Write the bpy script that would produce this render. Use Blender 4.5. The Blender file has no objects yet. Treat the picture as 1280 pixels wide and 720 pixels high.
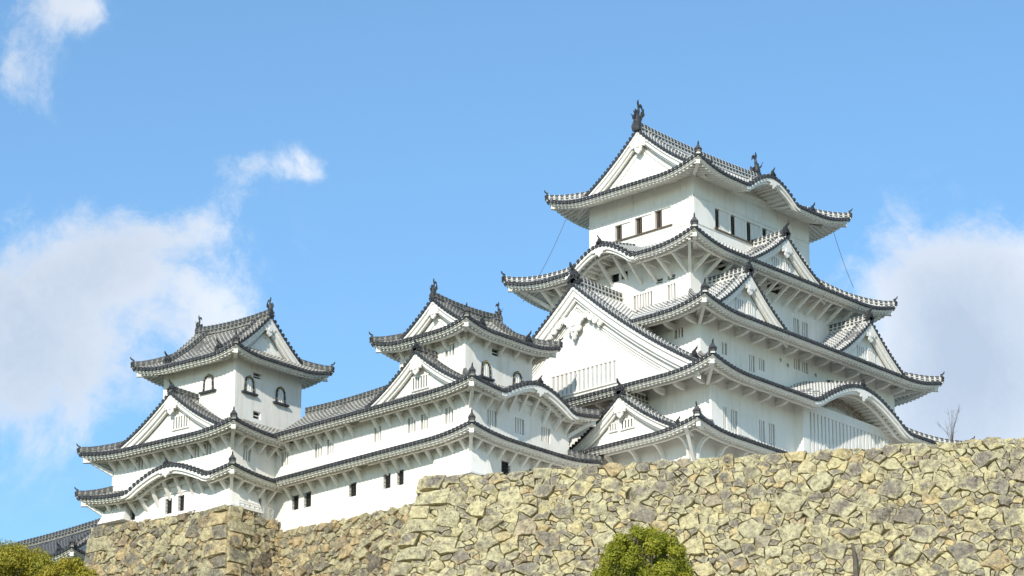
import bpy, math, random
from mathutils import Vector, Matrix, noise
random.seed(7)
R = math.radians
scene = bpy.context.scene
col = scene.collection

# ------------------------------------------------------------------ camera
cam = bpy.data.cameras.new('camera'); cam.lens = 112.5; cam.sensor_width = 36
cam.clip_start = 0.5; cam.clip_end = 20000
camo = bpy.data.objects.new('camera', cam); col.objects.link(camo)
camo.location = (0, 0, 1.7); camo.rotation_euler = (R(90 + 19.3), 0, R(42.2 - 90))
scene.camera = camo
VIEW = Vector((math.cos(R(42.2)), math.sin(R(42.2)), 0))

# ------------------------------------------------------------------ light
SUN_EL = 29.0
SUN_PHI = 24.0                     # sun stands this far south of due west
to_sun = Vector((-math.cos(R(SUN_PHI)) * math.cos(R(SUN_EL)), -math.sin(R(SUN_PHI)) * math.cos(R(SUN_EL)), math.sin(R(SUN_EL))))
sl = bpy.data.lights.new('sun', 'SUN'); sl.energy = 3.4; sl.angle = R(0.5); sl.color = (1.0, 0.95, 0.86)
so = bpy.data.objects.new('sun', sl); col.objects.link(so); so.location = (0, 0, 200)
so.rotation_euler = to_sun.to_track_quat('Z', 'Y').to_euler()

world = bpy.data.worlds.new('World'); scene.world = world; world.use_nodes = True
def sky_nodes():
    nt = world.node_tree; nt.nodes.clear(); N = nt.nodes.new; L = nt.links.new
    out = N('ShaderNodeOutputWorld'); bg = N('ShaderNodeBackground'); L(bg.outputs[0], out.inputs[0])
    bg.inputs[1].default_value = 0.15
    sky = N('ShaderNodeTexSky'); sky.sky_type = 'NISHITA'; sky.sun_disc = False
    sky.sun_elevation = R(SUN_EL); sky.sun_rotation = math.atan2(to_sun.x, to_sun.y)
    sky.air_density = 1.0; sky.dust_density = 0.3; sky.ozone_density = 2.2; sky.altitude = 50
    tc = N('ShaderNodeTexCoord')
    def m(op, a, b=None, c=None, clamp=False):
        n = N('ShaderNodeMath'); n.operation = op; n.use_clamp = clamp
        for i, v in enumerate((a, b, c)):
            if v is None: continue
            if isinstance(v, (int, float)): n.inputs[i].default_value = v
            else: L(v, n.inputs[i])
        return n.outputs[0]
    # clouds stand in fixed directions of the sky: (azimuth deg left(+)/right(-) of the castle, elevation, size deg, amount)
    blobs = CLOUDS
    total = None
    nz = N('ShaderNodeTexNoise'); nz.inputs['Scale'].default_value = 9; nz.inputs['Detail'].default_value = 5
    L(tc.outputs['Generated'], nz.inputs['Vector'])
    wv = N('ShaderNodeVectorMath'); wv.operation = 'MULTIPLY_ADD'
    L(nz.outputs['Color'], wv.inputs[0]); wv.inputs[1].default_value = (.07, .07, .07)
    wv.inputs[2].default_value = (-.035, -.035, -.035)
    ad = N('ShaderNodeVectorMath'); ad.operation = 'ADD'; L(tc.outputs['Generated'], ad.inputs[0]); L(wv.outputs[0], ad.inputs[1])
    for az, el, sx, sy, amt in blobs:
        a = R(42.2 + az); c = Vector((math.cos(a) * math.cos(R(el)), math.sin(a) * math.cos(R(el)), math.sin(R(el))))
        d = N('ShaderNodeVectorMath'); d.operation = 'SUBTRACT'; L(ad.outputs[0], d.inputs[0]); d.inputs[1].default_value = c
        # squash vertically: sizes differ across and up
        s = N('ShaderNodeVectorMath'); s.operation = 'MULTIPLY'; L(d.outputs[0], s.inputs[0])
        s.inputs[1].default_value = (1 / R(sx), 1 / R(sx), 1 / R(sy))
        ln = N('ShaderNodeVectorMath'); ln.operation = 'LENGTH'; L(s.outputs[0], ln.inputs[0])
        g = m('MULTIPLY', ln.outputs['Value'], ln.outputs['Value']); g = m('MULTIPLY', g, -1.0); g = m('EXPONENT', g)
        g = m('MULTIPLY', g, amt)
        total = g if total is None else m('ADD', total, g)
    n2 = N('ShaderNodeTexNoise'); n2.inputs['Scale'].default_value = 26; n2.inputs['Detail'].default_value = 9
    n2.inputs['Roughness'].default_value = .68; L(ad.outputs[0], n2.inputs['Vector'])
    dn = m('ADD', total, m('MULTIPLY', m('SUBTRACT', n2.outputs['Fac'], .5), 2.9))
    mr = N('ShaderNodeMapRange'); mr.interpolation_type = 'SMOOTHSTEP'; L(dn, mr.inputs[0])
    mr.inputs[1].default_value = .22; mr.inputs[2].default_value = 1.15; mr.inputs[4].default_value = .84
    gate = m('MULTIPLY', mr.outputs[0], m('MULTIPLY', total, 3.0, clamp=True))
    n3 = N('ShaderNodeTexNoise'); n3.inputs['Scale'].default_value = 13; n3.inputs['Detail'].default_value = 8
    L(ad.outputs[0], n3.inputs['Vector'])
    cc = N('ShaderNodeMix'); cc.data_type = 'RGBA'
    cc.inputs[6].default_value = CLOUD_DARK; cc.inputs[7].default_value = CLOUD_LIGHT
    m3 = N('ShaderNodeMapRange'); L(n3.outputs['Fac'], m3.inputs[0]); m3.inputs[1].default_value = .40; m3.inputs[2].default_value = .60
    L(m('ADD', m('MULTIPLY', m3.outputs[0], .55), m('SUBTRACT', .95, m('MULTIPLY', dn, .55)), clamp=True), cc.inputs[0])
    tint = N('ShaderNodeMix'); tint.data_type = 'RGBA'; tint.blend_type = 'MULTIPLY'; tint.inputs[0].default_value = 1
    L(sky.outputs[0], tint.inputs[6]); tint.inputs[7].default_value = SKY_TINT
    mx = N('ShaderNodeMix'); mx.data_type = 'RGBA'
    L(gate, mx.inputs[0]); L(tint.outputs[2], mx.inputs[6]); L(cc.outputs[2], mx.inputs[7])
    L(mx.outputs[2], bg.inputs[0])
SKY_TINT = (0.76, 0.965, 1.02, 1)
CLOUD_LIGHT = (5.2, 5.35, 5.6, 1); CLOUD_DARK = (3.0, 3.4, 4.0, 1)
CLOUDS = [(9.2, 18.9, 2.9, 1.45, .9), (7.2, 19.3, 1.7, .7, .62), (9.4, 17.2, 2.6, 1.3, .9), (5.9, 18.0, 1.0, .8, .5), (5.9, 19.9, .8, .4, .45),
          (9.4, 24.3, .9, .5, .68), (9.8, 22.9, .7, .9, .62), (8.5, 24.0, .6, .3, .4), (5.3, 20.9, .65, .5, .68), (4.4, 21.3, .8, .35, .52), (3.4, 21.6, .7, .35, .5),
          (-8.1, 18.5, 1.6, 1.5, 1.2), (-9.6, 17.0, 3.0, 1.7, 1.0), (-6.9, 16.6, 1.5, 1.2, .8), (-10.6, 18.6, 2.6, 1.4, .9),
          (28, 17, 9, 3, .9), (52, 22, 10, 4, .8), (-30, 18, 8, 4, .9), (-58, 14, 12, 4, .8), (110, 20, 16, 6, .7), (-120, 22, 18, 6, .7), (175, 16, 16, 5, .8)]
sky_nodes()
scene.view_settings.view_transform = 'Standard'; scene.view_settings.look = 'None'
scene.view_settings.exposure = 0.34; scene.view_settings.gamma = 1
scene.render.engine = 'CYCLES'
scene.cycles.max_bounces = 5; scene.cycles.diffuse_bounces = 3

# ------------------------------------------------------------------ materials
def new_mat(name):
    m = bpy.data.materials.new(name); m.use_nodes = True
    nt = m.node_tree; b = nt.nodes['Principled BSDF']; return m, nt, b
def ramp(nt, stops):
    r = nt.nodes.new('ShaderNodeValToRGB'); e = r.color_ramp.elements
    while len(e) < len(stops): e.new(.5)
    for i, (p, c) in enumerate(stops): e[i].position = p; e[i].color = (*c, 1)
    return r
def nnoise(nt, scale, detail=4, rough=.55, vec=None, stretch=None):
    n = nt.nodes.new('ShaderNodeTexNoise'); n.inputs['Scale'].default_value = scale
    n.inputs['Detail'].default_value = detail; n.inputs['Roughness'].default_value = rough
    tc = nt.nodes.new('ShaderNodeTexCoord'); src = tc.outputs['Object']
    if stretch:
        mp = nt.nodes.new('ShaderNodeMapping'); mp.inputs['Scale'].default_value = stretch
        nt.links.new(src, mp.inputs[0]); src = mp.outputs[0]
    nt.links.new(vec or src, n.inputs['Vector']); return n
def mixc(nt, fac, a, b, mode='MIX'):
    n = nt.nodes.new('ShaderNodeMix'); n.data_type = 'RGBA'; n.blend_type = mode
    for i, v in ((0, fac), (6, a), (7, b)):
        if isinstance(v, (int, float)): n.inputs[i].default_value = v
        elif isinstance(v, tuple): n.inputs[i].default_value = (*v, 1)
        else: nt.links.new(v, n.inputs[i])
    return n.outputs[2]
def bump(nt, b, h, strength, dist):
    n = nt.nodes.new('ShaderNodeBump'); n.inputs['Strength'].default_value = strength; n.inputs['Distance'].default_value = dist
    nt.links.new(h, n.inputs['Height']); nt.links.new(n.outputs[0], b.inputs['Normal'])

def mat_plaster(name, a, c, stain):
    m, nt, b = new_mat(name)
    n1 = nnoise(nt, .55, 6, .6); n2 = nnoise(nt, 1.0, 5, .6, stretch=(2.6, 2.6, .35))
    r1 = ramp(nt, [(.35, a), (.7, c)]); nt.links.new(n1.outputs[0], r1.inputs[0])
    r2 = ramp(nt, [(.50, (1, 1, 1)), (.66, stain)]); nt.links.new(n2.outputs[0], r2.inputs[0])
    cc = mixc(nt, 1.0, r1.outputs[0], r2.outputs[0], 'MULTIPLY')
    n4 = nnoise(nt, 5.5, 3, .7); r4 = ramp(nt, [(.66, (1, 1, 1)), (.74, (.84, .82, .77))]); nt.links.new(n4.outputs[0], r4.inputs[0])
    cc = mixc(nt, 1.0, cc, r4.outputs[0], 'MULTIPLY')
    nt.links.new(cc, b.inputs['Base Color']); b.inputs['Roughness'].default_value = .85
    n3 = nnoise(nt, 6, 6, .6); bump(nt, b, n3.outputs[0], .25, .03)
    return m
def mat_tile(name, dark, light, frac, plaster, roll):
    # courses of tile with plastered joints: v of the uv map runs up the slope in metres
    m, nt, b = new_mat(name)
    uv = nt.nodes.new('ShaderNodeUVMap'); sp = nt.nodes.new('ShaderNodeSeparateXYZ'); nt.links.new(uv.outputs[0], sp.inputs[0])
    def mm(op, x, y):
        n = nt.nodes.new('ShaderNodeMath'); n.operation = op
        for i, v in enumerate((x, y)):
            if isinstance(v, (int, float)): n.inputs[i].default_value = v
            else: nt.links.new(v, n.inputs[i])
        return n.outputs[0]
    nz = nnoise(nt, 3.0, 4, .65)
    v = mm('ADD', sp.outputs[1], mm('MULTIPLY', nz.outputs[0], .07))
    f = mm('FRACT', mm('DIVIDE', v, .34), 0)
    k = mm('LESS_THAN', f, frac)
    n1 = nnoise(nt, 1.6, 6, .7); n2 = nnoise(nt, .35, 3, .5)
    r1 = ramp(nt, [(.3, dark), (.72, light)]); nt.links.new(n1.outputs[0], r1.inputs[0])
    r2 = ramp(nt, [(.35, tuple(x * .78 for x in plaster)), (.65, plaster)]); nt.links.new(n1.outputs[0], r2.inputs[0])
    keep = mm('GREATER_THAN', mm('ADD', n2.outputs[0], mm('MULTIPLY', n1.outputs[0], .6)), .70)
    fac = mm('MULTIPLY', k, keep)
    nt.links.new(mixc(nt, fac, r1.outputs[0], r2.outputs[0]), b.inputs['Base Color'])
    b.inputs['Roughness'].default_value = .7
    n3 = nnoise(nt, 8, 4, .6); bump(nt, b, n3.outputs[0], .3, .02)
    return m
def mat_flat(name, a, c=None, scale=2.0, rough=.7, bumpd=0, metallic=0):
    m, nt, b = new_mat(name); c = c or tuple(min(1, x * 1.25) for x in a)
    n = nnoise(nt, scale, 5, .65); r = ramp(nt, [(.35, a), (.68, c)]); nt.links.new(n.outputs[0], r.inputs[0])
    nt.links.new(r.outputs[0], b.inputs['Base Color']); b.inputs['Roughness'].default_value = rough
    b.inputs['Metallic'].default_value = metallic
    if bumpd: bump(nt, b, n.outputs[0], .5, bumpd)
    return m
M = {}
M['plaster'] = mat_plaster('white_plaster', (.865, .825, .745), (.91, .88, .82), (.93, .915, .885))
M['plaster_old'] = mat_plaster('weathered_white_plaster', (.845, .80, .725), (.90, .865, .80), (.92, .895, .845))
M['trim'] = mat_plaster('white_plaster_trim', (.83, .79, .72), (.885, .85, .785), (.92, .905, .87))
M['roll_main'] = mat_tile('plastered_round_tiles', (.14, .135, .135), (.30, .29, .275), .56, (.72, .70, .65), True)
M['pan_main'] = mat_tile('plastered_flat_tiles', (.15, .15, .15), (.32, .31, .30), .50, (.66, .64, .59), False)
M['roll_old'] = mat_tile('weathered_round_tiles', (.08, .077, .07), (.28, .265, .235), .34, (.50, .47, .40), True)
M['pan_old'] = mat_tile('weathered_flat_tiles', (.05, .05, .048), (.18, .175, .155), .28, (.30, .285, .245), False)
M['tile_end'] = mat_flat('dark_tile_ends', (.02, .021, .023), (.075, .075, .078), 4, .6)
M['tile_pale'] = mat_flat('plaster_between_tiles', (.55, .535, .49), (.72, .70, .65), 3, .85)
M['tile_pale_old'] = mat_flat('grimy_plaster_between_tiles', (.16, .155, .135), (.32, .31, .27), 3, .85)
M['oni'] = mat_flat('dark_clay_ornament', (.018, .018, .02), (.075, .074, .075), 5, .55, .03)
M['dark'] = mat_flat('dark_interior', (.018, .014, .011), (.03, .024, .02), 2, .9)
M['wood'] = mat_flat('brown_wood', (.10, .072, .052), (.17, .125, .09), 3, .75)
M['gold'] = mat_flat('gilt_fitting', (.55, .38, .10), (.65, .47, .15), 3, .4, 0, .3)
M['cable'] = mat_flat('dark_cable', (.03, .03, .03), None, 1, .6)

# ------------------------------------------------------------------ mesh building
class MB:
    def __init__(s, xf=None): s.v = []; s.f = []; s.uv = []; s.m = []; s.xf = xf
    def face(s, pts, mi=0, uvs=None):
        b = len(s.v)
        for p in pts: s.v.append(Vector(p))
        s.f.append(tuple(range(b, b + len(pts)))); s.m.append(mi)
        s.uv.append(uvs if uvs else [(0, 0)] * len(pts))
    def grid(s, rows, mi=0, uvrows=None):
        b = len(s.v); nc = len(rows[0])
        for r in rows:
            for p in r: s.v.append(Vector(p))
        for i in range(len(rows) - 1):
            for j in range(nc - 1):
                s.f.append((b + i * nc + j, b + i * nc + j + 1, b + (i + 1) * nc + j + 1, b + (i + 1) * nc + j)); s.m.append(mi)
                if uvrows: s.uv.append([uvrows[i][j], uvrows[i][j + 1], uvrows[i + 1][j + 1], uvrows[i + 1][j]])
                else: s.uv.append([(0, 0)] * 4)
    def hexa(s, p, mi=0):
        # 8 points: bottom 0..3, top 4..7
        b = len(s.v)
        for q in p: s.v.append(Vector(q))
        for f in ((0, 3, 2, 1), (4, 5, 6, 7), (0, 1, 5, 4), (1, 2, 6, 5), (2, 3, 7, 6), (3, 0, 4, 7)):
            s.f.append(tuple(b + i for i in f)); s.m.append(mi); s.uv.append([(0, 0)] * 4)
    def box(s, a, b, mi=0):
        x0, y0, z0 = a; x1, y1, z1 = b
        s.hexa([(x0, y0, z0), (x1, y0, z0), (x1, y1, z0), (x0, y1, z0), (x0, y0, z1), (x1, y0, z1), (x1, y1, z1), (x0, y1, z1)], mi)
    def bar(s, a, b, side, up, w, h, mi=0):
        a = Vector(a); b = Vector(b); sd = Vector(side) * w / 2; u = Vector(up) * h
        s.hexa([a - sd, a + sd, b + sd, b - sd, a - sd + u, a + sd + u, b + sd + u, b - sd + u], mi)
    def disc(s, c, e, up, out, r, t, n=8, mi=0):
        c = Vector(c); e = Vector(e); up = Vector(up); out = Vector(out)
        ring = [c + e * (r * math.cos(2 * math.pi * i / n)) + up * (r * math.sin(2 * math.pi * i / n)) for i in range(n)]
        s.face([p + out * t for p in ring], mi)
        for i in range(n): s.face([ring[i], ring[(i + 1) % n], ring[(i + 1) % n] + out * t, ring[i] + out * t], mi)
    def prism(s, poly, d, mi=0):
        d = Vector(d); poly = [Vector(p) for p in poly]
        s.face(poly, mi); s.face([p + d for p in reversed(poly)], mi)
        n = len(poly)
        for i in range(n): s.face([poly[i], poly[(i + 1) % n], poly[(i + 1) % n] + d, poly[i] + d], mi)
    def tube(s, pts, rad, n=6, mi=0):
        rows = []
        pts = [Vector(p) for p in pts]
        for i, p in enumerate(pts):
            t = (pts[min(i + 1, len(pts) - 1)] - pts[max(i - 1, 0)]).normalized()
            a = t.orthogonal().normalized() if abs(t.z) > .9 else t.cross(Vector((0, 0, 1))).normalized(); b = t.cross(a)
            r = rad[i] if isinstance(rad, (list, tuple)) else rad
            rows.append([p + a * (r * math.cos(2 * math.pi * k / n)) + b * (r * math.sin(2 * math.pi * k / n)) for k in range(n + 1)])
        s.grid(rows, mi); s.face(rows[0][:-1], mi); s.face(rows[-1][:-1], mi)
    def build(s, name, mats, parent=None, origin=None, smooth=False, uv=False):
        root = parent
        while root is not None and root.parent is not None: root = root.parent
        o0 = Vector(root.location) if root is not None else Vector(origin or (0, 0, 0))
        vs = [(s.xf(p) if s.xf else p) - o0 for p in s.v]
        me = bpy.data.meshes.new(name); me.from_pydata([tuple(p) for p in vs], [], s.f)
        me.polygons.foreach_set('material_index', s.m)
        if smooth: me.polygons.foreach_set('use_smooth', [True] * len(s.f))
        if uv:
            l = me.uv_layers.new(name='UVMap'); flat = []
            for u in s.uv:
                for q in u: flat += [q[0], q[1]]
            l.data.foreach_set('uv', flat)
        me.update()
        o = bpy.data.objects.new(name, me); col.objects.link(o)
        for m in (mats if isinstance(mats, (list, tuple)) else [mats]): me.materials.append(m)
        if parent is not None: o.parent = parent
        else: o.location = o0
        return o
def thing(name, label, cat, loc, group=None):
    o = bpy.data.objects.new(name, None); col.objects.link(o); o.location = loc
    o['label'] = label; o['category'] = cat
    if group: o['group'] = group
    return o
def tag(o, label, cat, group=None):
    o['label'] = label; o['category'] = cat
    if group: o['group'] = group
    return o
V = Vector; UP = Vector((0, 0, 1))
PITCH = .385

# four sides of a rectangle x0,x1,y0,y1: start corner, direction along the eave, inward direction, length
def sides(x0, x1, y0, y1):
    return {'S': (V((x0, y0, 0)), V((1, 0, 0)), V((0, 1, 0)), x1 - x0), 'W': (V((x0, y1, 0)), V((0, -1, 0)), V((1, 0, 0)), y1 - y0),
            'N': (V((x1, y1, 0)), V((-1, 0, 0)), V((0, -1, 0)), x1 - x0), 'E': (V((x1, y0, 0)), V((0, 1, 0)), V((-1, 0, 0)), y1 - y0)}
def kshape(q):
    q = abs(q)
    if q >= 1: return 0.0
    return (0.5 * (1 + math.cos(math.pi * q))) ** .7
class RoofF:
    """height of a roof side: rise profile p(d), upturned corners, an undulating gable bump"""
    def __init__(s, L, z0, prof, lift, kara=None, la=True, lb=True, reach=4.6):
        s.L = L; s.z0 = z0; s.prof = prof; s.lift = lift; s.kara = kara; s.la = la; s.lb = lb; s.reach = reach
    def up(s, u, d):
        l = 0
        if s.la: l += max(0, 1 - max(u, d) / s.reach) ** 2
        if s.lb: l += max(0, 1 - max(s.L - u, d) / s.reach) ** 2
        return l * s.lift
    def kz(s, u):
        if not s.kara: return None
        c, hw, h = s.kara[:3]; q = (u - c) / hw
        if abs(q) >= 1: return None
        dip = -.10 * math.sin(math.pi * min(1, max(0, (abs(q) - .7) / .3)))
        return s.z0 + h * kshape(q) + dip * min(1, h)
    def __call__(s, u, d):
        z = s.z0 + s.prof(d)
        k = s.kz(u)
        if k is not None:
            k += (s.kara[3] if len(s.kara) > 3 else .03) * d
            if k > z: z = k
            elif d < .8: z = z * (d / .8) + k * (1 - d / .8)
        return z + s.up(u, d)
    def soff(s, u, d):
        z = s.z0 + .30 * d; k = s.kz(u)
        if k is not None: z = max(z, k) if d > .5 else (k if k < z else max(z, k))
        return z + s.up(u, d) * (1 - .25 * min(1, d / 3))

def tile_side(mb, P0, e, n, L, f, dmax, rolls=True, umin=0, umax=None, pitch=PITCH, nd=None, ext=0.0):
    """mats: 0 pan tiles, 1 round tiles, 2 dark ends, 3 pale"""
    umax = L if umax is None else umax
    nc = max(1, int(round((umax - umin) / pitch))); p = (umax - umin) / nc
    D = max(dmax(umin + p * (k + .5)) for k in range(nc)); nd = nd or max(3, int(D / .8))
    rows = []; uvs = []
    for k in range(nc + 1):
        u = umin + k * p; dm = dmax(u); r = []; q = []
        for j in range(nd + 1):
            d = dm * j / nd; r.append(P0 + e * u + n * d + UP * f(u, d)); q.append((u, d * 1.15))
        rows.append(r); uvs.append(q)
    mb.grid(rows, 0, uvs)
    for k in range(nc):
        u = umin + (k + .5) * p; dm = dmax(u)
        if rolls and dm > .25:
            R_ = .115; m = max(2, int(dm / .8)); rr = []; qq = []
            jz = random.uniform(-.008, .008)
            for j in range(m + 1):
                d = -.05 + (dm + .05) * j / m; zz = f(u, max(d, 0)) + jz
                c = P0 + e * u + n * d + UP * zz
                rr.append([c + e * a + UP * b for a, b in ((-R_, -.02), (-R_ * .72, R_ * .75), (0, R_ * 1.1), (R_ * .72, R_ * .75), (R_, -.02))])
                qq.append([(0, d * 1.15)] * 5)
            mb.grid(rr, 1, qq)
        # end tile and the drooping edge of the pan tiles
        z = f(u, 0)
        c = P0 + e * u + n * -.05 + UP * (z + .005)
        mb.disc(c - UP * .03, e, UP, -n, .152, .08, 8, 2)
        ca = P0 + e * (u - p / 2) + UP * f(u - p / 2, 0); cb = P0 + e * (u + p / 2) + UP * f(u + p / 2, 0); o = n * -.03
        mb.grid([[ca + o + UP * .03, cb + o + UP * .03], [ca + o - UP * .07, cb + o - UP * .07]], 3); mb.grid([[ca + o - UP * .07, cb + o - UP * .07], [ca + o - UP * .15, cb + o - UP * .15]], 2)
        if rolls:
            r_ = .125; mb.grid([[c + n * q + e * a + UP * (b + q * .3) for a, b in ((-r_, -.03), (-r_ * .72, r_ * .8), (0, r_ * 1.15), (r_ * .72, r_ * .8), (r_, -.03))] for q in (0, .36)], 2)
def eave_side(mb, P0, e, n, L, f, over, ca=True, cb=True, rafters=True, umin=0, umax=None):
    """white plastered fascia, soffit and rafters of one side"""
    umax = L if umax is None else umax
    nc = max(1, int(round((umax - umin) / PITCH))); p = (umax - umin) / nc
    def col_(u, d, dz): return P0 + e * u + n * d + UP * (f.soff(u, max(0, d)) + dz)
    def fh(u):
        k = 0
        if f.kara:
            q = (u - f.kara[0]) / f.kara[1]
            if abs(q) < 1.05: k = min(1, (1.05 - abs(q)) * 4)
        return .30 + .30 * k
    prof = [(.02, -.07, 0), (.02, -.62, 1), (.14, -.62, 1), (.14, -.93, 2), (.42, -.93, 2)]
    rows = []
    for k in range(nc + 1):
        u = umin + k * p; h = fh(u); r = []
        ua = lambda d: min(max(u, umin + (d if ca else 0)), umax - (d if cb else 0))
        z = f(u, 0)
        for d, a, lv in ((.02, -.12, 0), (.02, -h * .70, 1), (.12, -h * .74, 1), (.12, -h * 1.05, 1), (.36, -h * 1.05, 1)):
            r.append(P0 + e * ua(d) + n * d + UP * (z + a))
        rows.append(r)
    mb.grid(rows, 0)
    nd = 4; rows = []
    for k in range(nc + 1):
        u = umin + k * p; r = []
        for j in range(nd + 1):
            d = .36 + (over + .25 - .36) * j / nd
            uu = min(max(u, umin + (d if ca else 0)), umax - (d if cb else 0))
            r.append(P0 + e * uu + n * d + UP * (f.soff(uu, d) - .26 - .10 * (1 if j else 1)))
        rows.append(r)
    mb.grid(rows, 0)
    if rafters:
        for k in range(nc):
            u = umin + (k + .5) * p
            end = over + .1
            if ca: end = min(end, u - umin)
            if cb: end = min(end, umax - u)
            if end < .5: continue
            s0 = col_(u, .30, -.52); pts = []
            rr = []
            for j in range(4):
                d = .26 + (end - .26) * j / 3
                c = P0 + e * u + n * d + UP * (f.soff(u, d) - .37)
                rr.append([c - e * .10 + UP * .03, c - e * .08 - UP * .15, c + e * .08 - UP * .15, c + e * .10 + UP * .03])
            mb.grid(rr, 0); mb.face(rr[0], 0)

def ridge(mb, pts, w=.42, h=.5, wave=True, dash=.42):
    """stacked tile ridge; mats: 0 pale plaster, 1 dark tile"""
    pts = [V(p) for p in pts]
    n = len(pts)
    def frame(i):
        t = (pts[min(i + 1, n - 1)] - pts[max(i - 1, 0)]); s = t.cross(UP).normalized(); return s
    rows = []
    for i, p in enumerate(pts):
        s = frame(i)
        rows.append([p - s * w / 2 - UP * .15, p - s * w / 2 + UP * h * .28, p - s * w * .6 + UP * h * .3, p - s * w * .6 + UP * h * .4, p - s * w * .42 + UP * h * .42, p - s * w * .42 + UP * h * .8, p + s * w * .42 + UP * h * .8, p + s * w * .42 + UP * h * .42, p + s * w * .6 + UP * h * .4, p + s * w * .6 + UP * h * .3, p + s * w / 2 + UP * h * .28, p + s * w / 2 - UP * .15])
    mb.grid(rows, 0); mb.face(rows[0], 0); mb.face(rows[-1], 0)
    rows = []
    for i, p in enumerate(pts):
        s = frame(i); c = p + UP * h * .82; r = w * .40
        rows.append([c - s * r, c - s * r * .7 + UP * r * .75, c + UP * r * 1.05, c + s * r * .7 + UP * r * .75, c + s * r])
    mb.grid(rows, 1); mb.face(rows[0], 1); mb.face(rows[-1], 1)
    # walk along and set dark tile ends in the sides plus white joints over the top
    acc = 0
    for i in range(n - 1):
        a, b = pts[i], pts[i + 1]; Ls = (b - a).length; s = frame(i); t = (b - a).normalized(); d = (-acc) % dash
        while d < Ls:
            c = a + t * d
            for sg in (-1, 1):
                mb.bar(c + s * sg * (w * .42) + UP * h * .46 - t * dash * .28, c + s * sg * (w * .42) + UP * h * .46 + t * dash * .28, s, UP, .07, h * .28, 1)
                mb.bar(c + s * sg * (w * .5) + UP * h * .02 - t * dash * .28, c + s * sg * (w * .5) + UP * h * .02 + t * dash * .28, s, UP, .07, h * .2, 1)
            q = c + t * dash * .5
            rr = w * .46
            mb.hexa([q - s * rr + UP * h * .8, q + s * rr + UP * h * .8, q + s * rr + t * .055 + UP * h * .8, q - s * rr + t * .055 + UP * h * .8,
                     q - s * rr * .5 + UP * (h * .82 + rr * .94), q + s * rr * .5 + UP * (h * .82 + rr * .94), q + s * rr * .5 + t * .055 + UP * (h * .82 + rr * .94), q - s * rr * .5 + t * .055 + UP * (h * .82 + rr * .94)], 0)
            d += dash
        acc += Ls
def oni(parent, p, out, size=1.0, xf=None, name='ridge_end_tile', horn=True):
    """demon-faced end tile: lobed plate with shoulders and a tube horn curling out and up"""
    mb = MB(xf); out = V(out).normalized(); s = out.cross(UP).normalized(); p = V(p)
    o = [(-.42, -.15), (-.5, .12), (-.36, .22), (-.40, .42), (-.26, .5), (-.22, .68), (-.1, .76), (0, .86), (.1, .76), (.22, .68), (.26, .5), (.40, .42), (.36, .22), (.5, .12), (.42, -.15)]
    mb.prism([p + s * a * size + UP * b * size for a, b in o], -out * .22 * size)
    mb.disc(p + UP * .38 * size, s, UP, out, .2 * size, .12 * size, 8)
    mb.disc(p + UP * .38 * size + out * .1 * size, s, UP, out, .09 * size, .12 * size, 6)
    for sg in (-1, 1): mb.tube([p + s * sg * .3 * size + UP * .05 * size + out * .04, p + s * sg * .42 * size + UP * .22 * size + out * .06, p + s * sg * .34 * size + UP * .36 * size + out * .05], [.09 * size, .08 * size, .03 * size], 5)
    if horn:
        mb.tube([p + UP * .72 * size - out * .25 * size, p + UP * .88 * size + out * .08 * size, p + UP * 1.02 * size + out * .20 * size, p + UP * 1.2 * size + out * .25 * size], [.09 * size, .10 * size, .10 * size, .06 * size], 6)
    return mb.build(name, M['oni'], parent)
def fish(parent, p, inward, size=1.0, xf=None):
    """dolphin-fish finial standing on its head, tail in the air"""
    mb = MB(xf); p = V(p); i = V(inward).normalized(); s = i.cross(UP).normalized()
    P = lambda a, b, c=0: p + i * a * size + UP * b * size + s * c * size
    mb.prism([P(-.30, -.35, -.34), P(-.36, .05, -.38), P(-.26, .45, -.28), P(-.22, .8, -.14), P(-.22, .8, .14), P(-.26, .45, .28), P(-.36, .05, .38), P(-.30, -.35, .34)], i * .3 * size)
    mb.tube([P(.22, .22), P(.1, .32), P(-.04, .52), P(-.10, .8), P(-.06, 1.1), P(.06, 1.38), P(.10, 1.6), P(.04, 1.78)], [x * size for x in (.13, .24, .27, .23, .18, .13, .09, .04)], 8)
    # tail flukes, spread fins, back spines
    mb.prism([P(.03, 1.5), P(.32, 1.72), P(.55, 1.45), P(.48, 1.85), P(.28, 2.0), P(.10, 1.85), P(.02, 2.3), P(-.12, 2.05), P(-.06, 1.75)], s * .07 * size)
    for sg in (-1, 1):
        mb.prism([P(-.02, .72, .2 * sg), P(-.14, 1.06, .40 * sg), P(-.1, 1.30, .66 * sg), P(.02, 1.02, .58 * sg), P(.06, .86, .62 * sg), P(.08, .66, .34 * sg)], i * .06 * size)
    mb.prism([P(-.30, .6), P(-.58, .86), P(-.44, .95), P(-.56, 1.22), P(-.34, 1.16), P(-.38, 1.42), P(-.12, 1.34), P(-.14, .9)], s * .07 * size)
    mb.prism([P(.26, .5), P(.46, .72), P(.28, .98), P(.14, .8)], s * .07 * size)
    return mb.build('fish_finial', M['oni'], parent, smooth=False)

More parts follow.
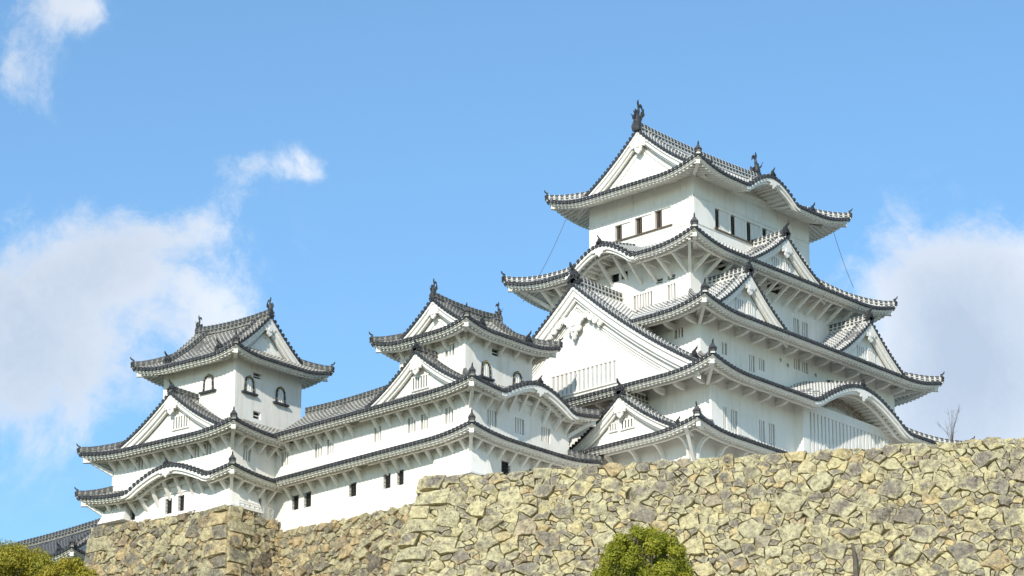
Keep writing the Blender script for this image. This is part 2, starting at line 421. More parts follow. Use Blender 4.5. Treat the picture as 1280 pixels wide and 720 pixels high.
def bracket(parent, p, out, reach, drop, kind, xf=None, w=.2):
    """p: point on the wall under the soffit; out: outward direction"""
    mb = MB(xf); p = V(p); out = V(out).normalized(); s = out.cross(UP).normalized()
    if kind == 'strut':
        poly = [p - UP * drop - out * .05, p - UP * (drop - .32) - out * .05, p + out * (reach - .30), p + out * reach, p + out * reach - UP * .05]
        mb.prism([q - s * w / 2 for q in poly], s * w)
        mb.prism([q - s * w * .42 for q in (p - out * .05, p + out * (reach + .12), p + out * (reach + .12) - UP * .14, p - UP * .14 - out * .05)], s * w * .84)
    elif kind == 'curved':
        pts = []; N_ = 6
        for i in range(N_ + 1):
            a = math.pi / 2 * i / N_; pts.append(p + out * (reach * (1 - math.cos(a))) * 1.0 - UP * (drop * (1 - math.sin(a))))
        poly = [p - UP * drop - out * .05] + [q + out * .14 - UP * .12 for q in pts[1:]] + [q - out * .14 + UP * .05 for q in reversed(pts[1:])] + [p - UP * (drop - .35) - out * .05]
        for i in range(N_):
            a, b = pts[i], pts[i + 1]
            t = (b - a).normalized(); nn = t.cross(s).normalized() * .17
            mb.prism([a - nn - s * w / 2, b - nn - s * w / 2, b + nn - s * w / 2, a + nn - s * w / 2], s * w)
    else:
        poly = [p + UP * .02 - out * .05, p + out * reach + UP * .02, p + out * reach - UP * .20, p + out * reach * .78 - UP * .32, p + out * reach * .45 - UP * .40, p - UP * .46 - out * .05]
        mb.prism([q - s * w * .7 for q in poly], s * w * 1.4)
    return mb.build('eave_bracket', M['trim'], parent)

def brackets_side(parent, P0, e, n, L, f, over, kind, step, drop, xf=None, skip=(), ends=(.4, .4), w=.2):
    a = over + ends[0]; b = L - over - ends[1]; k = max(1, int(round((b - a) / step)))
    for i in range(k + 1):
        u = a + (b - a) * i / k
        if any(x0 < u < x1 for x0, x1 in skip): continue
        z = f.soff(u, over) - .50
        kz = f.kz(u); dr = drop
        if kz is not None and kz > f.z0 + .5: dr = drop + .5
        reach = over - .75 if kind != 'arm' else over - 1.45
        zb = min(z, f.soff(u, over - reach) - .50)
        bracket(parent, P0 + e * u + n * over + UP * zb, -n, reach, dr, kind, xf, w)
def beam_side(mb, P0, e, n, L, f, over, d):
    k = max(2, int(L / .6)); rows = []
    for i in range(k + 1):
        u = d + (L - 2 * d) * i / k; z = f.soff(u, d) - .52
        c = P0 + e * u + n * d + UP * z
        rows.append([c - n * .11 + UP * .06, c - n * .11 - UP * .17, c + n * .11 - UP * .17, c + n * .11 + UP * .06])
    mb.grid(rows, 0); mb.face(rows[0]); mb.face(rows[-1])

TM = lambda old: [M['pan_old' if old else 'pan_main'], M['roll_old' if old else 'roll_main'], M['tile_end'], M['tile_pale']]
RM = lambda old=False: [M['tile_pale_old' if old else 'tile_pale'], M['tile_end']]

def skirt_roof(parent, ev, inn, z0, rise, lift=.75, over=2.7, kara=None, old=False, xf=None, kind='strut', step=1.45, drop=1.3, skipb=None, hips=('SW', 'SE', 'NW', 'NE'), brk=('S', 'W'), full=('S', 'W'), beam=True, cornerstrut=True, plan=None, umaxW=None, ornament=1.0):
    """a hipped lower roof round a storey. ev, inn = (x0,x1,y0,y1) of the eaves and of the wall it dies into"""
    sd = sides(*ev); kara = kara or {}; skipb = skipb or {}
    runs = {'S': inn[2] - ev[2], 'W': inn[0] - ev[0], 'N': ev[3] - inn[3], 'E': ev[1] - inn[1]}
    adj = {'S': ('W', 'E'), 'W': ('N', 'S'), 'N': ('E', 'W'), 'E': ('S', 'N')}
    roof = MB(xf); eav = MB(xf); fs = {}
    for k in (plan or 'SWNE'):
        P0, e, n, L = sd[k]; Rn = runs[k]; a, b = adj[k]; RA, RB = runs[a], runs[b]
        f = RoofF(L, z0, (lambda d, Rn=Rn: rise * (.62 * (d / Rn) + .38 * (d / Rn) ** 2)), lift, kara.get(k), RA > .05, RB > .05); fs[k] = f
        dm = lambda u, Rn=Rn, RA=RA, RB=RB, L=L: max(.001, Rn * min(1, u / max(RA, .01), (L - u) / max(RB, .01)))
        tile_side(roof, P0, e, n, L, f, dm, rolls=k in full)
        eave_side(eav, P0, e, n, L, f, over, RA > .05, RB > .05)
        if beam: beam_side(eav, P0, e, n, L, f, over, .85)
        if k in kara: kara_front(eav, P0, e, n, L, f, over)
    ro = roof.build('roof', TM(old), parent, uv=True)
    eav.build('eave_soffit', M['trim'], ro)
    for h in hips:
        cx = ev[0] if 'W' in h else ev[1]; cy = ev[2] if 'S' in h else ev[3]
        ix = inn[0] if 'W' in h else inn[1]; iy = inn[2] if 'S' in h else inn[3]
        k = 'S' if 'S' in h else 'N'
        if k not in fs: continue
        f = fs[k]; Rn = runs[k]; pts = []
        for j in range(9):
            t = j / 8; d = Rn * t; u = abs(ix - cx) * t; 
            z = z0 + rise * (.62 * t + .38 * t * t) + lift * max(0, 1 - max(u, d) / f.reach) ** 2
            pts.append(V((cx + (ix - cx) * t, cy + (iy - cy) * t, z + .03)))
        pts[0] = pts[0] + (pts[0] - pts[1]).normalized() * .1 + UP * .05
        mb = MB(xf); ridge(mb, pts, .36, .42)
        # corner rafter end under the eave
        hr = mb.build('hip_ridge', RM(old), ro)
        out = V((cx - ix, cy - iy, 0)).normalized()
        oni(ro, pts[0] + UP * .10 + out * .02, out, .66 * ornament, xf)
        mb = MB(xf); q = V((cx, cy, z0 + lift)); s = out.cross(UP)
        mb.bar(q - out * .28 - UP * .75, q - out * (over * 1.35) - UP * .62, s, UP, .32, .34)
        mb.build('corner_rafter', M['trim'], ro)
        if cornerstrut and kind != 'none':
            wc = V((cx, cy, 0)) - V((math.copysign(over, cx - ix), math.copysign(over, cy - iy), 0))
            bracket(ro, wc + UP * (z0 + .3 * over - .62), out, over * 1.05, drop * 1.25, 'strut', xf, .24)
    for k in kara:
        if k in fs: kara_ridge(ro, sd[k][0], sd[k][1], sd[k][2], fs[k], runs[k], xf, old, .6 * ornament)
    for k in brk:
        if kind == 'none' or k not in fs: continue
        P0, e, n, L = sd[k]
        brackets_side(ro, P0, e, n, L, fs[k], over, kind, step, drop, xf, skipb.get(k, ()))
    return ro, fs
def kara_front(mb, P0, e, n, L, f, over):
    """undulating bargeboard lip, filled plaster tympanum at the wall and hanging ornament"""
    c, hw, h = f.kara[:3]; k = 28
    rows = []; top = []
    for i in range(k + 1):
        u = c + hw * .98 * (2 * i / k - 1); z = f(u, 0)
        rows.append([P0 + e * u + n * -.02 + UP * (z - .12), P0 + e * u - n * .03 + UP * (z - .40), P0 + e * u + n * .1 + UP * (z - .42)])
    mb.grid(rows)
    # tympanum set back over the wall line, bottom at normal soffit height
    d = over + .05; up = []; dn = []
    for i in range(k + 1):
        u = c + hw * .9 * (2 * i / k - 1); zt = f.soff(u, d) - .30; zb = f.z0 + .30 * d - .8
        up.append(P0 + e * u + n * (d - .08) + UP * max(zt, zb + .02)); dn.append(P0 + e * u + n * (d - .08) + UP * zb)
    mb.grid([dn, up])
    # tie beam across
    zb = f.z0 + .05
    mb.bar(P0 + e * (c - hw * .72) + n * (over - .12) + UP * (zb + .2), P0 + e * (c + hw * .72) + n * (over - .12) + UP * (zb + .2), n, UP, .25, .28)
    # pendant
    q = P0 + e * c + n * .0 + UP * (f(c, 0) - .5)
    s = min(1.0, h * .5)
    o = [(-1.1, .12), (-.8, -.08), (-.5, -.04), (-.42, -.3), (-.2, -.34), (0, -.62), (.2, -.34), (.42, -.3), (.5, -.04), (.8, -.08), (1.1, .12), (0, .3)]
    mb.prism([q + e * a * s - n * .06 + UP * b * s for a, b in o], n * .14)

def kara_ridge(ro, P0, e, n, f, run, xf, old, size=.7):
    c = f.kara[0]; pts = [P0 + e * c + n * (-.05 + run * .8 * j / 6) + UP * (f(c, run * .8 * j / 6) + .05) for j in range(7)]
    mb = MB(xf); ridge(mb, pts, .3, .28); mb.build('arch_ridge', RM(old), ro)
    oni(ro, pts[0] + UP * .05, -n, size, xf, horn=True)
def gable(parent, P, lat, inw, zr, zb, hw, depth, old=False, xf=None, slope=1.3, wins=None, big=False, ridge_h=.55, tymp_z=None, ov=.55, ornament=1.0, name='gable', ridge_pts=None, pendant=1.0, moldings=0):
    """triangular roof gable. P: centre of the front edge (z ignored), lat: lateral unit, inw: inward unit"""
    P = V((P[0], P[1], 0)); lat = V(lat); inw = V(inw)
    A = slope; zc = lambda q: zr - (zr - zb) * (A * q - (A - 1) * q * q)
    n = max(8, int(hw / .5)); roof = MB(xf); pl = MB(xf)
    nc = max(2, int(round(depth / PITCH)))
    for sg in (-1, 1):
        rows = []; uvs = []
        for k in range(nc + 1):
            b = depth * k / nc; r = []; w = []
            for j in range(n + 1):
                q = j / n; r.append(P + lat * sg * hw * q + inw * b + UP * zc(q)); w.append((b, q * hw * 1.3))
            rows.append(r); uvs.append(w)
        roof.grid(rows, 0, uvs)
        for k in range(3, nc):
            b = depth * (k + .5) / nc; r = .11; rr = []; ww = []
            for j in range(n + 1):
                q = j / n; c = P + lat * sg * hw * q + inw * b + UP * zc(q)
                rr.append([c + inw * a + UP * d for a, d in ((-r, -.02), (-r * .7, r * .85), (0, r * 1.25), (r * .7, r * .85), (r, -.02))]); ww.append([(0, q * hw * 1.3)] * 5)
            roof.grid(rr, 1, ww)
        # verge: short rolls laid across the edge with round ends facing out
        m = int(hw * 1.28 / PITCH)
        for j in range(m + 1):
            q = (j + .3) / (m + .6); c = P + lat * sg * hw * q + UP * (zc(q) + .03)
            t = (lat * sg * hw + UP * (zc(min(1, q + .01)) - zc(q - .01)) / .02).normalized(); up = t.cross(inw).normalized()
            if up.z < 0: up = -up
            roof.disc(c + up * .02, t, up, -inw, .15, .06, 8, 2)
            rr = []; ww = []
            for bb in (0, .5, 1.0):
                rr.append([c + inw * bb + t * a + up * d for a, d in ((-.13, 0), (-.09, .11), (0, .16), (.09, .11), (.13, 0))]); ww.append([(0, bb)] * 5)
            roof.grid(rr, 1 if not old else 1, ww)
        rows = []
        for j in range(n + 1):
            q = j / n; c = P + lat * sg * hw * q + UP * zc(q); rows.append([c - inw * .03 + UP * .05, c - inw * .03 - UP * .09])
        roof.grid(rows, 2)
        # bargeboards
        bh = .95 if big else .62
        for (b0, z0_, z1_) in ((.03, -.09, -bh * .42), (.16, -bh * .40, -bh), (.34, -bh * .95, -bh * 1.3)):
            rows = []
            for j in range(n + 1):
                q = j / n; c = P + lat * sg * hw * q + UP * zc(q); f_ = 1.0
                a0 = c + inw * b0 + UP * z0_; a1 = c + inw * b0 + UP * z1_ * (1 + .25 * (1 - q) * 0)
                rows.append([a0, a1, a1 + inw * .2])
            pl.grid(rows)
        # soffit of the verge
        rows = []
        for j in range(n + 1):
            q = j / n; c = P + lat * sg * hw * q + UP * (zc(q) - .12); rows.append([c + inw * .02, c + inw * (ov + .3)])
        pl.grid(rows)
    ro = roof.build(name, TM(old), parent, uv=True)
    # small descending ridges parallel to the verge
    for sg in (-1, 1):
        pts = [P + lat * sg * hw * (j / 10 * .86 + .04) + inw * 1.15 + UP * (zc(j / 10 * .86 + .04) + .03) for j in range(11)]
        mb = MB(xf); ridge(mb, pts, .3, .3, dash=.40); mb.build('verge_ridge', RM(old), ro)
        oni(ro, pts[-1] + UP * .08 + lat * sg * .1, lat * sg, .6 * ornament, xf)
    pl.build('bargeboard', M['trim'], ro)
    # tympanum
    tb = zb - .4 if tymp_z is None else tymp_z
    t = MB(xf); d = inw * (ov + .12); N2 = 18; up = []; dn = []
    for i in range(N2 + 1):
        q = 2 * i / N2 - 1; z = zc(abs(q)) - .2; up.append(P + lat * hw * q + d + UP * max(z, tb)); dn.append(P + lat * hw * q + d + UP * tb)
    t.grid([dn, up])
    if not big and not moldings:
        for sg in (-1, 1):
            rows = []
            for j in range(n + 1):
                q = j / n * .72 + .02; z = zc(q) - (.95) - q * .3; c = P + lat * sg * hw * q + inw * (ov) + UP * z
                rows.append([c, c - UP * .16, c - UP * .16 + inw * .2])
    for mzi in range(moldings):
        sc = .25 + .17 * mzi
        for sg in (-1, 1):
            rows = []
            for j in range(9):
                q = j / 8 * (1 - sc * .55); z = zc(q) - 1.35 - sc * 1.4; c = P + lat * sg * hw * q + inw * (ov - .02 + .03 * mzi) + UP * z
                if z < tb: break
                rows.append([c + UP * .1, c, c + inw * .3])
            if len(rows) > 1: t.grid(rows)
    tw = t.build('gable_wall', M['plaster_old' if old else 'plaster'], ro)
    for (a, z, w, h) in (wins or []):
        lattice(tw, P + inw * (ov + .10) + lat * a + UP * z, lat, -inw, w, h, xf)
    # pendant
    g = MB(xf); s = pendant; q0 = P + inw * (.06) + UP * (zr - bh_(big) * 1.02 - (1.5 if big else 0))
    o = [(-.14, .3), (-.5, -.05), (-.74, -.42), (-.56, -.5), (-.52, -.68), (-.3, -.6), (-.26, -.9), (0, -1.12), (.26, -.9), (.3, -.6), (.52, -.68), (.56, -.5), (.74, -.42), (.5, -.05), (.14, .3)]
    g.prism([q0 + lat * a * s + UP * b * s for a, b in o], inw * .12)
    g.disc(q0 + UP * -.5 * s, lat, UP, -inw, .2 * s, .07, 8)
    if big:
        for a, b, r in ((-.0, -.75, .62), (-.62, -.45, .42), (.62, -.45, .42), (-1.12, -.30, .36), (1.12, -.30, .36), (-1.62, -.62, .36), (1.62, -.62, .36), (-2.05, -1.0, .32), (2.05, -1.0, .32), (-2.5, -1.35, .26), (2.5, -1.35, .26), (-.4, -1.25, .34), (.4, -1.25, .34), (0, -1.65, .36), (0, -2.0, .2)):
            r *= .82; c = q0 + lat * a * 1.02 + UP * (b * .95 + .1) + inw * (.2 + .02 * abs(a))
            g.disc(c, lat, UP, -inw, r, .16, 14); g.disc(c - inw * .16, lat, UP, -inw, r * .5, .04, 12)
            # scroll rim
            ring = [c - inw * .16 + lat * (r * .80 * math.cos(t_)) + UP * (r * .85 * math.sin(t_)) for t_ in [i * .45 for i in range(13)]]
            g.tube(ring, .05, 5)
    g.build('gable_pendant', M['trim'], ro)
    # ridge with its end tile
    zz = zr
    pts = [P + inw * (.05 + (depth - .05) * j / 8) + UP * (zz + .08 * (1 - j / 8) ** 2) for j in range(9)]
    mb = MB(xf); ridge(mb, pts, .46, ridge_h); mb.build('ridge', RM(old), ro)
    if ornament: oni(ro, pts[0] + UP * (ridge_h * .2), -inw, .95 * ornament, xf)
    return ro
def bh_(big): return .95 if big else .62

def lattice(parent, c, lat, out, w, h, xf=None, bars=None, back='dark', name='window'):
    """recess-looking barred window laid on a wall: frame, dark slits and white bars. c = centre"""
    mb = MB(xf); c = V(c); lat = V(lat); out = V(out)
    n = bars or max(2, int(round(w / .27)))
    mb.bar(c - lat * w / 2 - UP * h / 2 + out * .012, c + lat * w / 2 - UP * h / 2 + out * .012, out, UP, .02, h, 1)
    p = w / (n * 2 - 1) if n > 1 else w
    for i in range(n + 1):
        x = -w / 2 + w * i / n
        bw = p * .95
        mb.bar(c + lat * (x - 0) - UP * h / 2, c + lat * x + UP * h / 2, lat, out, bw, .09, 0)
    for z in (-h / 2 - .05, h / 2 - .03):
        mb.bar(c - lat * (w / 2 + .08) + UP * z, c + lat * (w / 2 + .08) + UP * z, UP * 1, out, .10, .11, 0)
    return mb.build(name, [M['trim'], M[back]], parent)

def wall_box(parent, x0, x1, y0, y1, z0, z1, wins=None, mat='plaster', xf=None, name='storey_wall', dep=.28):
    """four plastered wall faces with true openings. wins: side -> list of (u0,u1,z0,z1,kind) with u along the side in world x or y"""
    mb = MB(xf); wins = wins or {}; sd = sides(x0, x1, y0, y1); todo = []
    for k, (P0, e, n, L) in sd.items():
        W = []
        for (a, b, c, d, kind) in wins.get(k, []):
            if k in 'SN': u0, u1 = sorted((abs(a - P0.x), abs(b - P0.x)))
            else: u0, u1 = sorted((abs(a - P0.y), abs(b - P0.y)))
            W.append((u0, u1, c, d, kind))
        us = sorted({0, L} | {w[0] for w in W} | {w[1] for w in W}); zs = sorted({z0, z1} | {w[2] for w in W} | {w[3] for w in W})
        pt = lambda u, z, d=0, P0=P0, e=e, n=n: P0 + e * u + n * d + UP * z
        for i in range(len(us) - 1):
            for j in range(len(zs) - 1):
                um = (us[i] + us[i + 1]) / 2; zm = (zs[j] + zs[j + 1]) / 2
                if any(w[0] < um < w[1] and w[2] < zm < w[3] for w in W): continue
                mb.face([pt(us[i], zs[j]), pt(us[i + 1], zs[j]), pt(us[i + 1], zs[j + 1]), pt(us[i], zs[j + 1])])
        for (a, b, c, d, kind) in W:
            for q in ([pt(a, c), pt(b, c), pt(b, c, dep), pt(a, c, dep)], [pt(a, d), pt(b, d), pt(b, d, dep), pt(a, d, dep)],
                      [pt(a, c), pt(a, d), pt(a, d, dep), pt(a, c, dep)], [pt(b, c), pt(b, d), pt(b, d, dep), pt(b, c, dep)]): mb.face(q)
            todo.append((pt, e, n, a, b, c, d, kind))
    mb.face([(x0, y0, z1), (x1, y0, z1), (x1, y1, z1), (x0, y1, z1)])
    wo = mb.build(name, M[mat], parent)
    for (pt, e, n, a, b, c, d, kind) in todo:
        w = MB(xf); W_ = b - a; H = d - c
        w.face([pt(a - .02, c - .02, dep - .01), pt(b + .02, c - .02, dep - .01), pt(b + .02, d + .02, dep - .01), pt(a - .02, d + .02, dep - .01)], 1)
        if kind == 'bars':               # white plastered vertical bars
            k = max(2, int(round(W_ / .26)))
            for i in range(1, k):
                w.bar(pt(a + W_ * i / k, c, .05), pt(a + W_ * i / k, d, .05), e, n, W_ / k * .58, .12, 0)
        elif kind == 'iron':
            k = max(2, int(round(W_ / .2)))
            for i in range(1, k): w.bar(pt(a + W_ * i / k, c, .1), pt(a + W_ * i / k, d, .1), e, n, .035, .035, 2)
            for i in (1, 2, 3): w.bar(pt(a, c + H * i / 4, .1), pt(b, c + H * i / 4, .1), UP, n, .03, .03, 2)
        elif kind == 'half':             # white sliding shutter leaves a dark gap
            g = .40 if n.x > .5 else .34
            # gap on the left seen from outside
            s = W_ * g
            w.bar(pt(a + s + (W_ - s) / 2, c, .10), pt(a + s + (W_ - s) / 2, d, .10), e, n, (W_ - s), .08, 0)
            for i in (.3, .7): w.bar(pt(a + s * i, c, .16), pt(a + s * i, d, .16), e, n, .05, .05, 3)
        elif kind == 'vent':
            w.bar(pt(a, c + H * .45, .1), pt(b, c + H * .45, .1), UP, n, .06, .06, 0)
        elif kind == 'brown':
            for i in range(1, 5): w.bar(pt(a + W_ * i / 5, c, .1), pt(a + W_ * i / 5, d, .1), e, n, .09, .09, 3)
        w.build('window', [M['trim'], M['dark'], M['cable'], M['wood']], wo)
    return wo

def kato(parent, c, lat, out, w, h, xf=None):
    """bell-shaped window with a black lacquered frame, gilt fittings and white shutters"""
    mb = MB(xf); c = V(c); lat = V(lat); out = V(out)
    def outl(s, k=0):
        o = [(-.5, -.5), (-.47, -.1), (-.43, .22), (-.30, .38), (-.12, .45), (0, .5), (.12, .45), (.30, .38), (.43, .22), (.47, -.1), (.5, -.5)]
        return [c + lat * (a * w * s) + UP * ((b * h + (0 if b > -.5 else 0)) * (s if b > 0 else 1)) for a, b in o]
    O = outl(1.04); I = outl(.76)
    mb.prism([p - out * .02 for p in O], out * .05, 2)
    rows = [[a + out * .03 for a in O], [a + out * .12 for a in O], [a + out * .12 for a in I], [a + out * .03 for a in I]]
    mb.grid(rows, 0)
    mb.prism([p + out * .03 for p in outl(.73)], out * .02, 1)
    for x in (-.12, .12): mb.bar(c + lat * x * w * .9 - UP * h * .5 + out * .05, c + lat * x * w * .9 + UP * h * .33 + out * .05, lat, out, .05, .04, 4)
    for i in range(len(O) - 1):
        for t in (.5,):
            p = (O[i] * (1 - t) + O[i + 1] * t + I[i] * (1 - t) + I[i + 1] * t) / 2
            mb.disc(p + out * .12, lat, UP, out, .05, .03, 6, 3)
    mb.bar(c - lat * w * .78 - UP * (h * .5 + .16), c + lat * w * .78 - UP * (h * .5 + .16), out, UP, .5, .15, 0)
    return mb.build('bell_shaped_window', [M['oni'], M['plaster'], M['oni'], M['gold'], M['trim']], parent)

def irimoya(parent, ev, axis, z0, zr, ug, lift=.8, tm=None, over=2.4, kara=None, old=False, xf=None, kind='none', step=1.2, drop=1.0, fishes=1.0, full=('S', 'W'), gov=.55, pend=1.0, dprof=.58, brk=('S', 'W'), rid=.62):
    """hip-and-gable top roof. axis = 'x' or 'y' of its ridge, ug = how far the gable stands in from the eave"""
    sd = sides(*ev); kara = kara or {}; x0, x1, y0, y1 = ev
    half = (y1 - y0) / 2 if axis == 'x' else (x1 - x0) / 2; rise = zr - z0
    a_ = rise / half * dprof; b_ = (rise - a_ * half) / half ** 2; prof = lambda d: a_ * d + b_ * d * d
    long_ = ('S', 'N') if axis == 'x' else ('W', 'E'); roof = MB(xf); eav = MB(xf); fs = {}
    for k, (P0, e, n, L) in sd.items():
        f = RoofF(L, z0, prof, lift, kara.get(k), reach=4.2 if L > 12 else 3.2); fs[k] = f
        if k in long_:
            f0 = f
            g = lambda u, d, f=f, L=L: f(u, d) + (.22 * max(0, 1 - min(u, L - u) / (L * .5)) ** 2 if d > 0 else 0) * (d / half)
            dmA = lambda u: max(.001, u)
            tile_side(roof, P0, e, n, L, g, lambda u: max(.001, min(u, L - u)), umin=0, umax=ug, rolls=k in full)
            tile_side(roof, P0, e, n, L, g, lambda u: half, umin=ug, umax=L - ug, rolls=k in full)
            tile_side(roof, P0, e, n, L, g, lambda u: max(.001, min(u, L - u)), umin=L - ug, umax=L, rolls=k in full)
        else:
            tile_side(roof, P0, e, n, L, f, lambda u, L=L: max(.001, min(ug + gov + .2, u, L - u)), rolls=k in full)
        eave_side(eav, P0, e, n, L, f, over)
        if kind != 'none': beam_side(eav, P0, e, n, L, f, over, .6)
        if k in kara: kara_front(eav, P0, e, n, L, f, over)
    ro = roof.build('roof', tm or TM(old), parent, uv=True); eav.build('eave_soffit', M['trim'], ro)
    # gables at both ends of the ridge
    ends = []
    cxm, cym = (x0 + x1) / 2, (y0 + y1) / 2
    for sg in (-1, 1):
        if axis == 'x': P = V(((x0 + ug) if sg < 0 else (x1 - ug), cym, 0)); inw = V((-sg, 0, 0)); lat = V((0, 1, 0))
        else: P = V((cxm, (y0 + ug) if sg < 0 else (y1 - ug), 0)); inw = V((0, -sg, 0)); lat = V((1, 0, 0))
        ends.append((P, inw))
        pl = MB(xf); vr = MB(xf); hw = half - ug * .55; n_ = 12
        zc = lambda q: z0 + prof(half - hw * q) + .22 * (half - hw * q) / half
        for s2 in (-1, 1):
            m = int(hw * 1.28 / PITCH)
            for j in range(m + 1):
                q = (j + .3) / (m + .6); c = P + lat * s2 * hw * q + UP * (zc(q) + .06)
                t = (lat * s2 * hw + UP * (zc(min(1, q + .01)) - zc(q - .01)) / .02).normalized(); up = t.cross(inw).normalized()
                if up.z < 0: up = -up
                vr.disc(c + up * .02 - inw * .05, t, up, -inw, .15, .06, 8, 2); rr = []
                for bb in (-.05, .5, 1.0): rr.append([c + inw * bb + t * a + up * d for a, d in ((-.13, 0), (-.09, .11), (0, .16), (.09, .11), (.13, 0))])
                vr.grid(rr, 1, [[(0, bb)] * 5 for bb in (0, .5, 1.0)])
            rows = []
            for j in range(n_ + 1):
                q = j / n_; c = P + lat * s2 * hw * q + UP * zc(q); rows.append([c - inw * .05 + UP * .1, c - inw * .05 - UP * .09])
            vr.grid(rows, 2)
            for (b0, za, zb_) in ((.0, -.09, -.30), (.13, -.28, -.68), (.3, -.64, -.86)):
                rows = []
                for j in range(n_ + 1):
                    q = j / n_; c = P + lat * s2 * hw * q + UP * zc(q); rows.append([c + inw * b0 + UP * za, c + inw * b0 + UP * zb_, c + inw * (b0 + .2) + UP * zb_])
                pl.grid(rows)
            rows = []
            for j in range(n_ + 1):
                q = j / n_; c = P + lat * s2 * hw * q + UP * (zc(q) - .14); rows.append([c + inw * 0, c + inw * (gov + .3)])
            pl.grid(rows)
        g_ = vr.build('gable_verge', TM(old), ro, uv=True)
        pl.build('bargeboard', M['trim'], ro)
        t = MB(xf); up = []; dn = []; tb = z0 + prof(ug) - .1
        for i in range(19):
            q = 2 * i / 18 - 1; up.append(P + lat * hw * q + inw * (gov + .1) + UP * max(tb, zc(abs(q)) - .2)); dn.append(P + lat * hw * q + inw * (gov + .1) + UP * tb)
        t.grid([dn, up])
        # inner stepped triangle of the gable panel
        for s2 in (-1, 1):
            rows = []
            for j in range(9):
                q = j / 8 * .62; z = zc(q) - 1.45 - .1 * q; c = P + lat * s2 * hw * q + inw * (gov) + UP * z
                if z < tb: break
                rows.append([c + UP * .22 , c, c + inw * .12])
            if len(rows) > 1: t.grid(rows)
        t.build('gable_wall', M['plaster'], ro)
        gp = MB(xf); s = pend; q0 = P + inw * .05 + UP * (zc(0) - .62)
        o = [(-.14, .3), (-.5, -.05), (-.74, -.42), (-.56, -.5), (-.52, -.68), (-.3, -.6), (-.26, -.9), (0, -1.12), (.26, -.9), (.3, -.6), (.52, -.68), (.56, -.5), (.74, -.42), (.5, -.05), (.14, .3)]
        gp.prism([q0 + lat * a * s + UP * b * s for a, b in o], inw * .14); gp.disc(q0 - UP * .5 * s, lat, UP, -inw, .2 * s, .07, 8); gp.build('gable_pendant', M['trim'], ro)
        for s2 in (-1, 1):
            pts = []
            for j in range(11):
                q = j / 10 * .80 + .02; pts.append(P + lat * s2 * half * q + inw * 1.15 + UP * (z0 + prof(half * (1 - q)) + .22 * (1 - q) + .04))
            mb = MB(xf); ridge(mb, pts, .32, .36, dash=.40); mb.build('verge_ridge', RM(old), ro)
            oni(ro, pts[-1] + UP * .08 + lat * s2 * .1, lat * s2, .75, xf)
    # main ridge
    A_, B_ = ends[0][0], ends[1][0]; pts = []
    for j in range(13):
        t = j / 12; pts.append(A_.lerp(B_, t) + UP * (zr + .05 + .22 * abs(2 * t - 1) ** 2))
    mb = MB(xf); ridge(mb, pts, .52, rid); mb.build('main_ridge', RM(old), ro)
    if fishes:
        fish(ro, pts[0] + ends[0][1] * .1 + UP * .25, ends[0][1], fishes, xf); fish(ro, pts[-1] + ends[1][1] * .1 + UP * .25, ends[1][1], fishes, xf)
    for (cx, cy) in ((x0, y0), (x1, y0), (x0, y1), (x1, y1)):
        dx = 1 if cx == x0 else -1; dy = 1 if cy == y0 else -1; pts = []
        for j in range(7):
            d = (ug + gov + .4) * j / 6; pts.append(V((cx + dx * d, cy + dy * d, z0 + prof(d) + lift * max(0, 1 - d / fs['S'].reach) ** 2 + .03)))
        pts[0] += (pts[0] - pts[1]).normalized() * .1 + UP * .04
        mb = MB(xf); ridge(mb, pts, .34, .40); mb.build('hip_ridge', RM(old), ro)
        out = V((-dx, -dy, 0)).normalized(); oni(ro, pts[0] + UP * .10, out, .62, xf)
        mb = MB(xf); q = V((cx, cy, z0 + lift)); s_ = out.cross(UP)
        mb.bar(q - out * .28 - UP * .75, q - out * (over * 1.35) - UP * .62, s_, UP, .3, .32); mb.build('corner_rafter', M['trim'], ro)
    for k in kara: kara_ridge(ro, sd[k][0], sd[k][1], sd[k][2], fs[k], 2.2, xf, old, .6)
    for k in brk:
        if kind == 'none': continue
        P0, e, n, L = sd[k]; brackets_side(ro, P0, e, n, L, fs[k], over, kind, step, drop, xf)
    return ro, fs
#BUILD
# ================================================================== ground
def terrain():
    mb = MB(); rows = []
    def h(x, y):
        d = x * VIEW.x + y * VIEW.y; l = -x * VIEW.y + y * VIEW.x
        t = min(1, max(0, (d - 60) / 130)); t = t * t * (3 - 2 * t); z = 46.5 * t
        t2 = min(1, max(0, (d - 380) / 160)); z *= 1 - t2 * t2 * (3 - 2 * t2)
        s = max(0, abs(l) - 140) / 120; z *= 1 - min(1, s) ** 2 * (3 - 2 * min(1, s))
        return z + .6 * noise.noise(V((x * .03, y * .03, 0))) * min(1, t * 3)
    n = 90
    pos = lambda t: math.copysign(abs(t) ** 3 * 6000 + abs(t) * 400, t)
    for i in range(n + 1):
        r = []
        for j in range(n + 1):
            x = 160 + pos(i / n * 2 - 1); y = 140 + pos(j / n * 2 - 1); r.append((x, y, h(x, y)))
        rows.append(r)
    mb.grid(rows); o = mb.build('ground', M['ground'], smooth=True); o['kind'] = 'structure'
M['ground'] = mat_flat('grassy_ground', (.05, .065, .025), (.13, .12, .06), .4, .95, .1)
M['court'] = mat_flat('courtyard_gravel', (.42, .39, .33), (.52, .48, .41), 1.5, .95, .02)
terrain()
mb = MB(); mb.face([(150.6, 144.3, 60.2), (173, 103, 60.2), (240, 110, 60.2), (240, 190, 60.2), (173, 172, 60.2), (163, 153, 60.2)]); o = mb.build('courtyard_ground', M['court']); o['kind'] = 'structure'

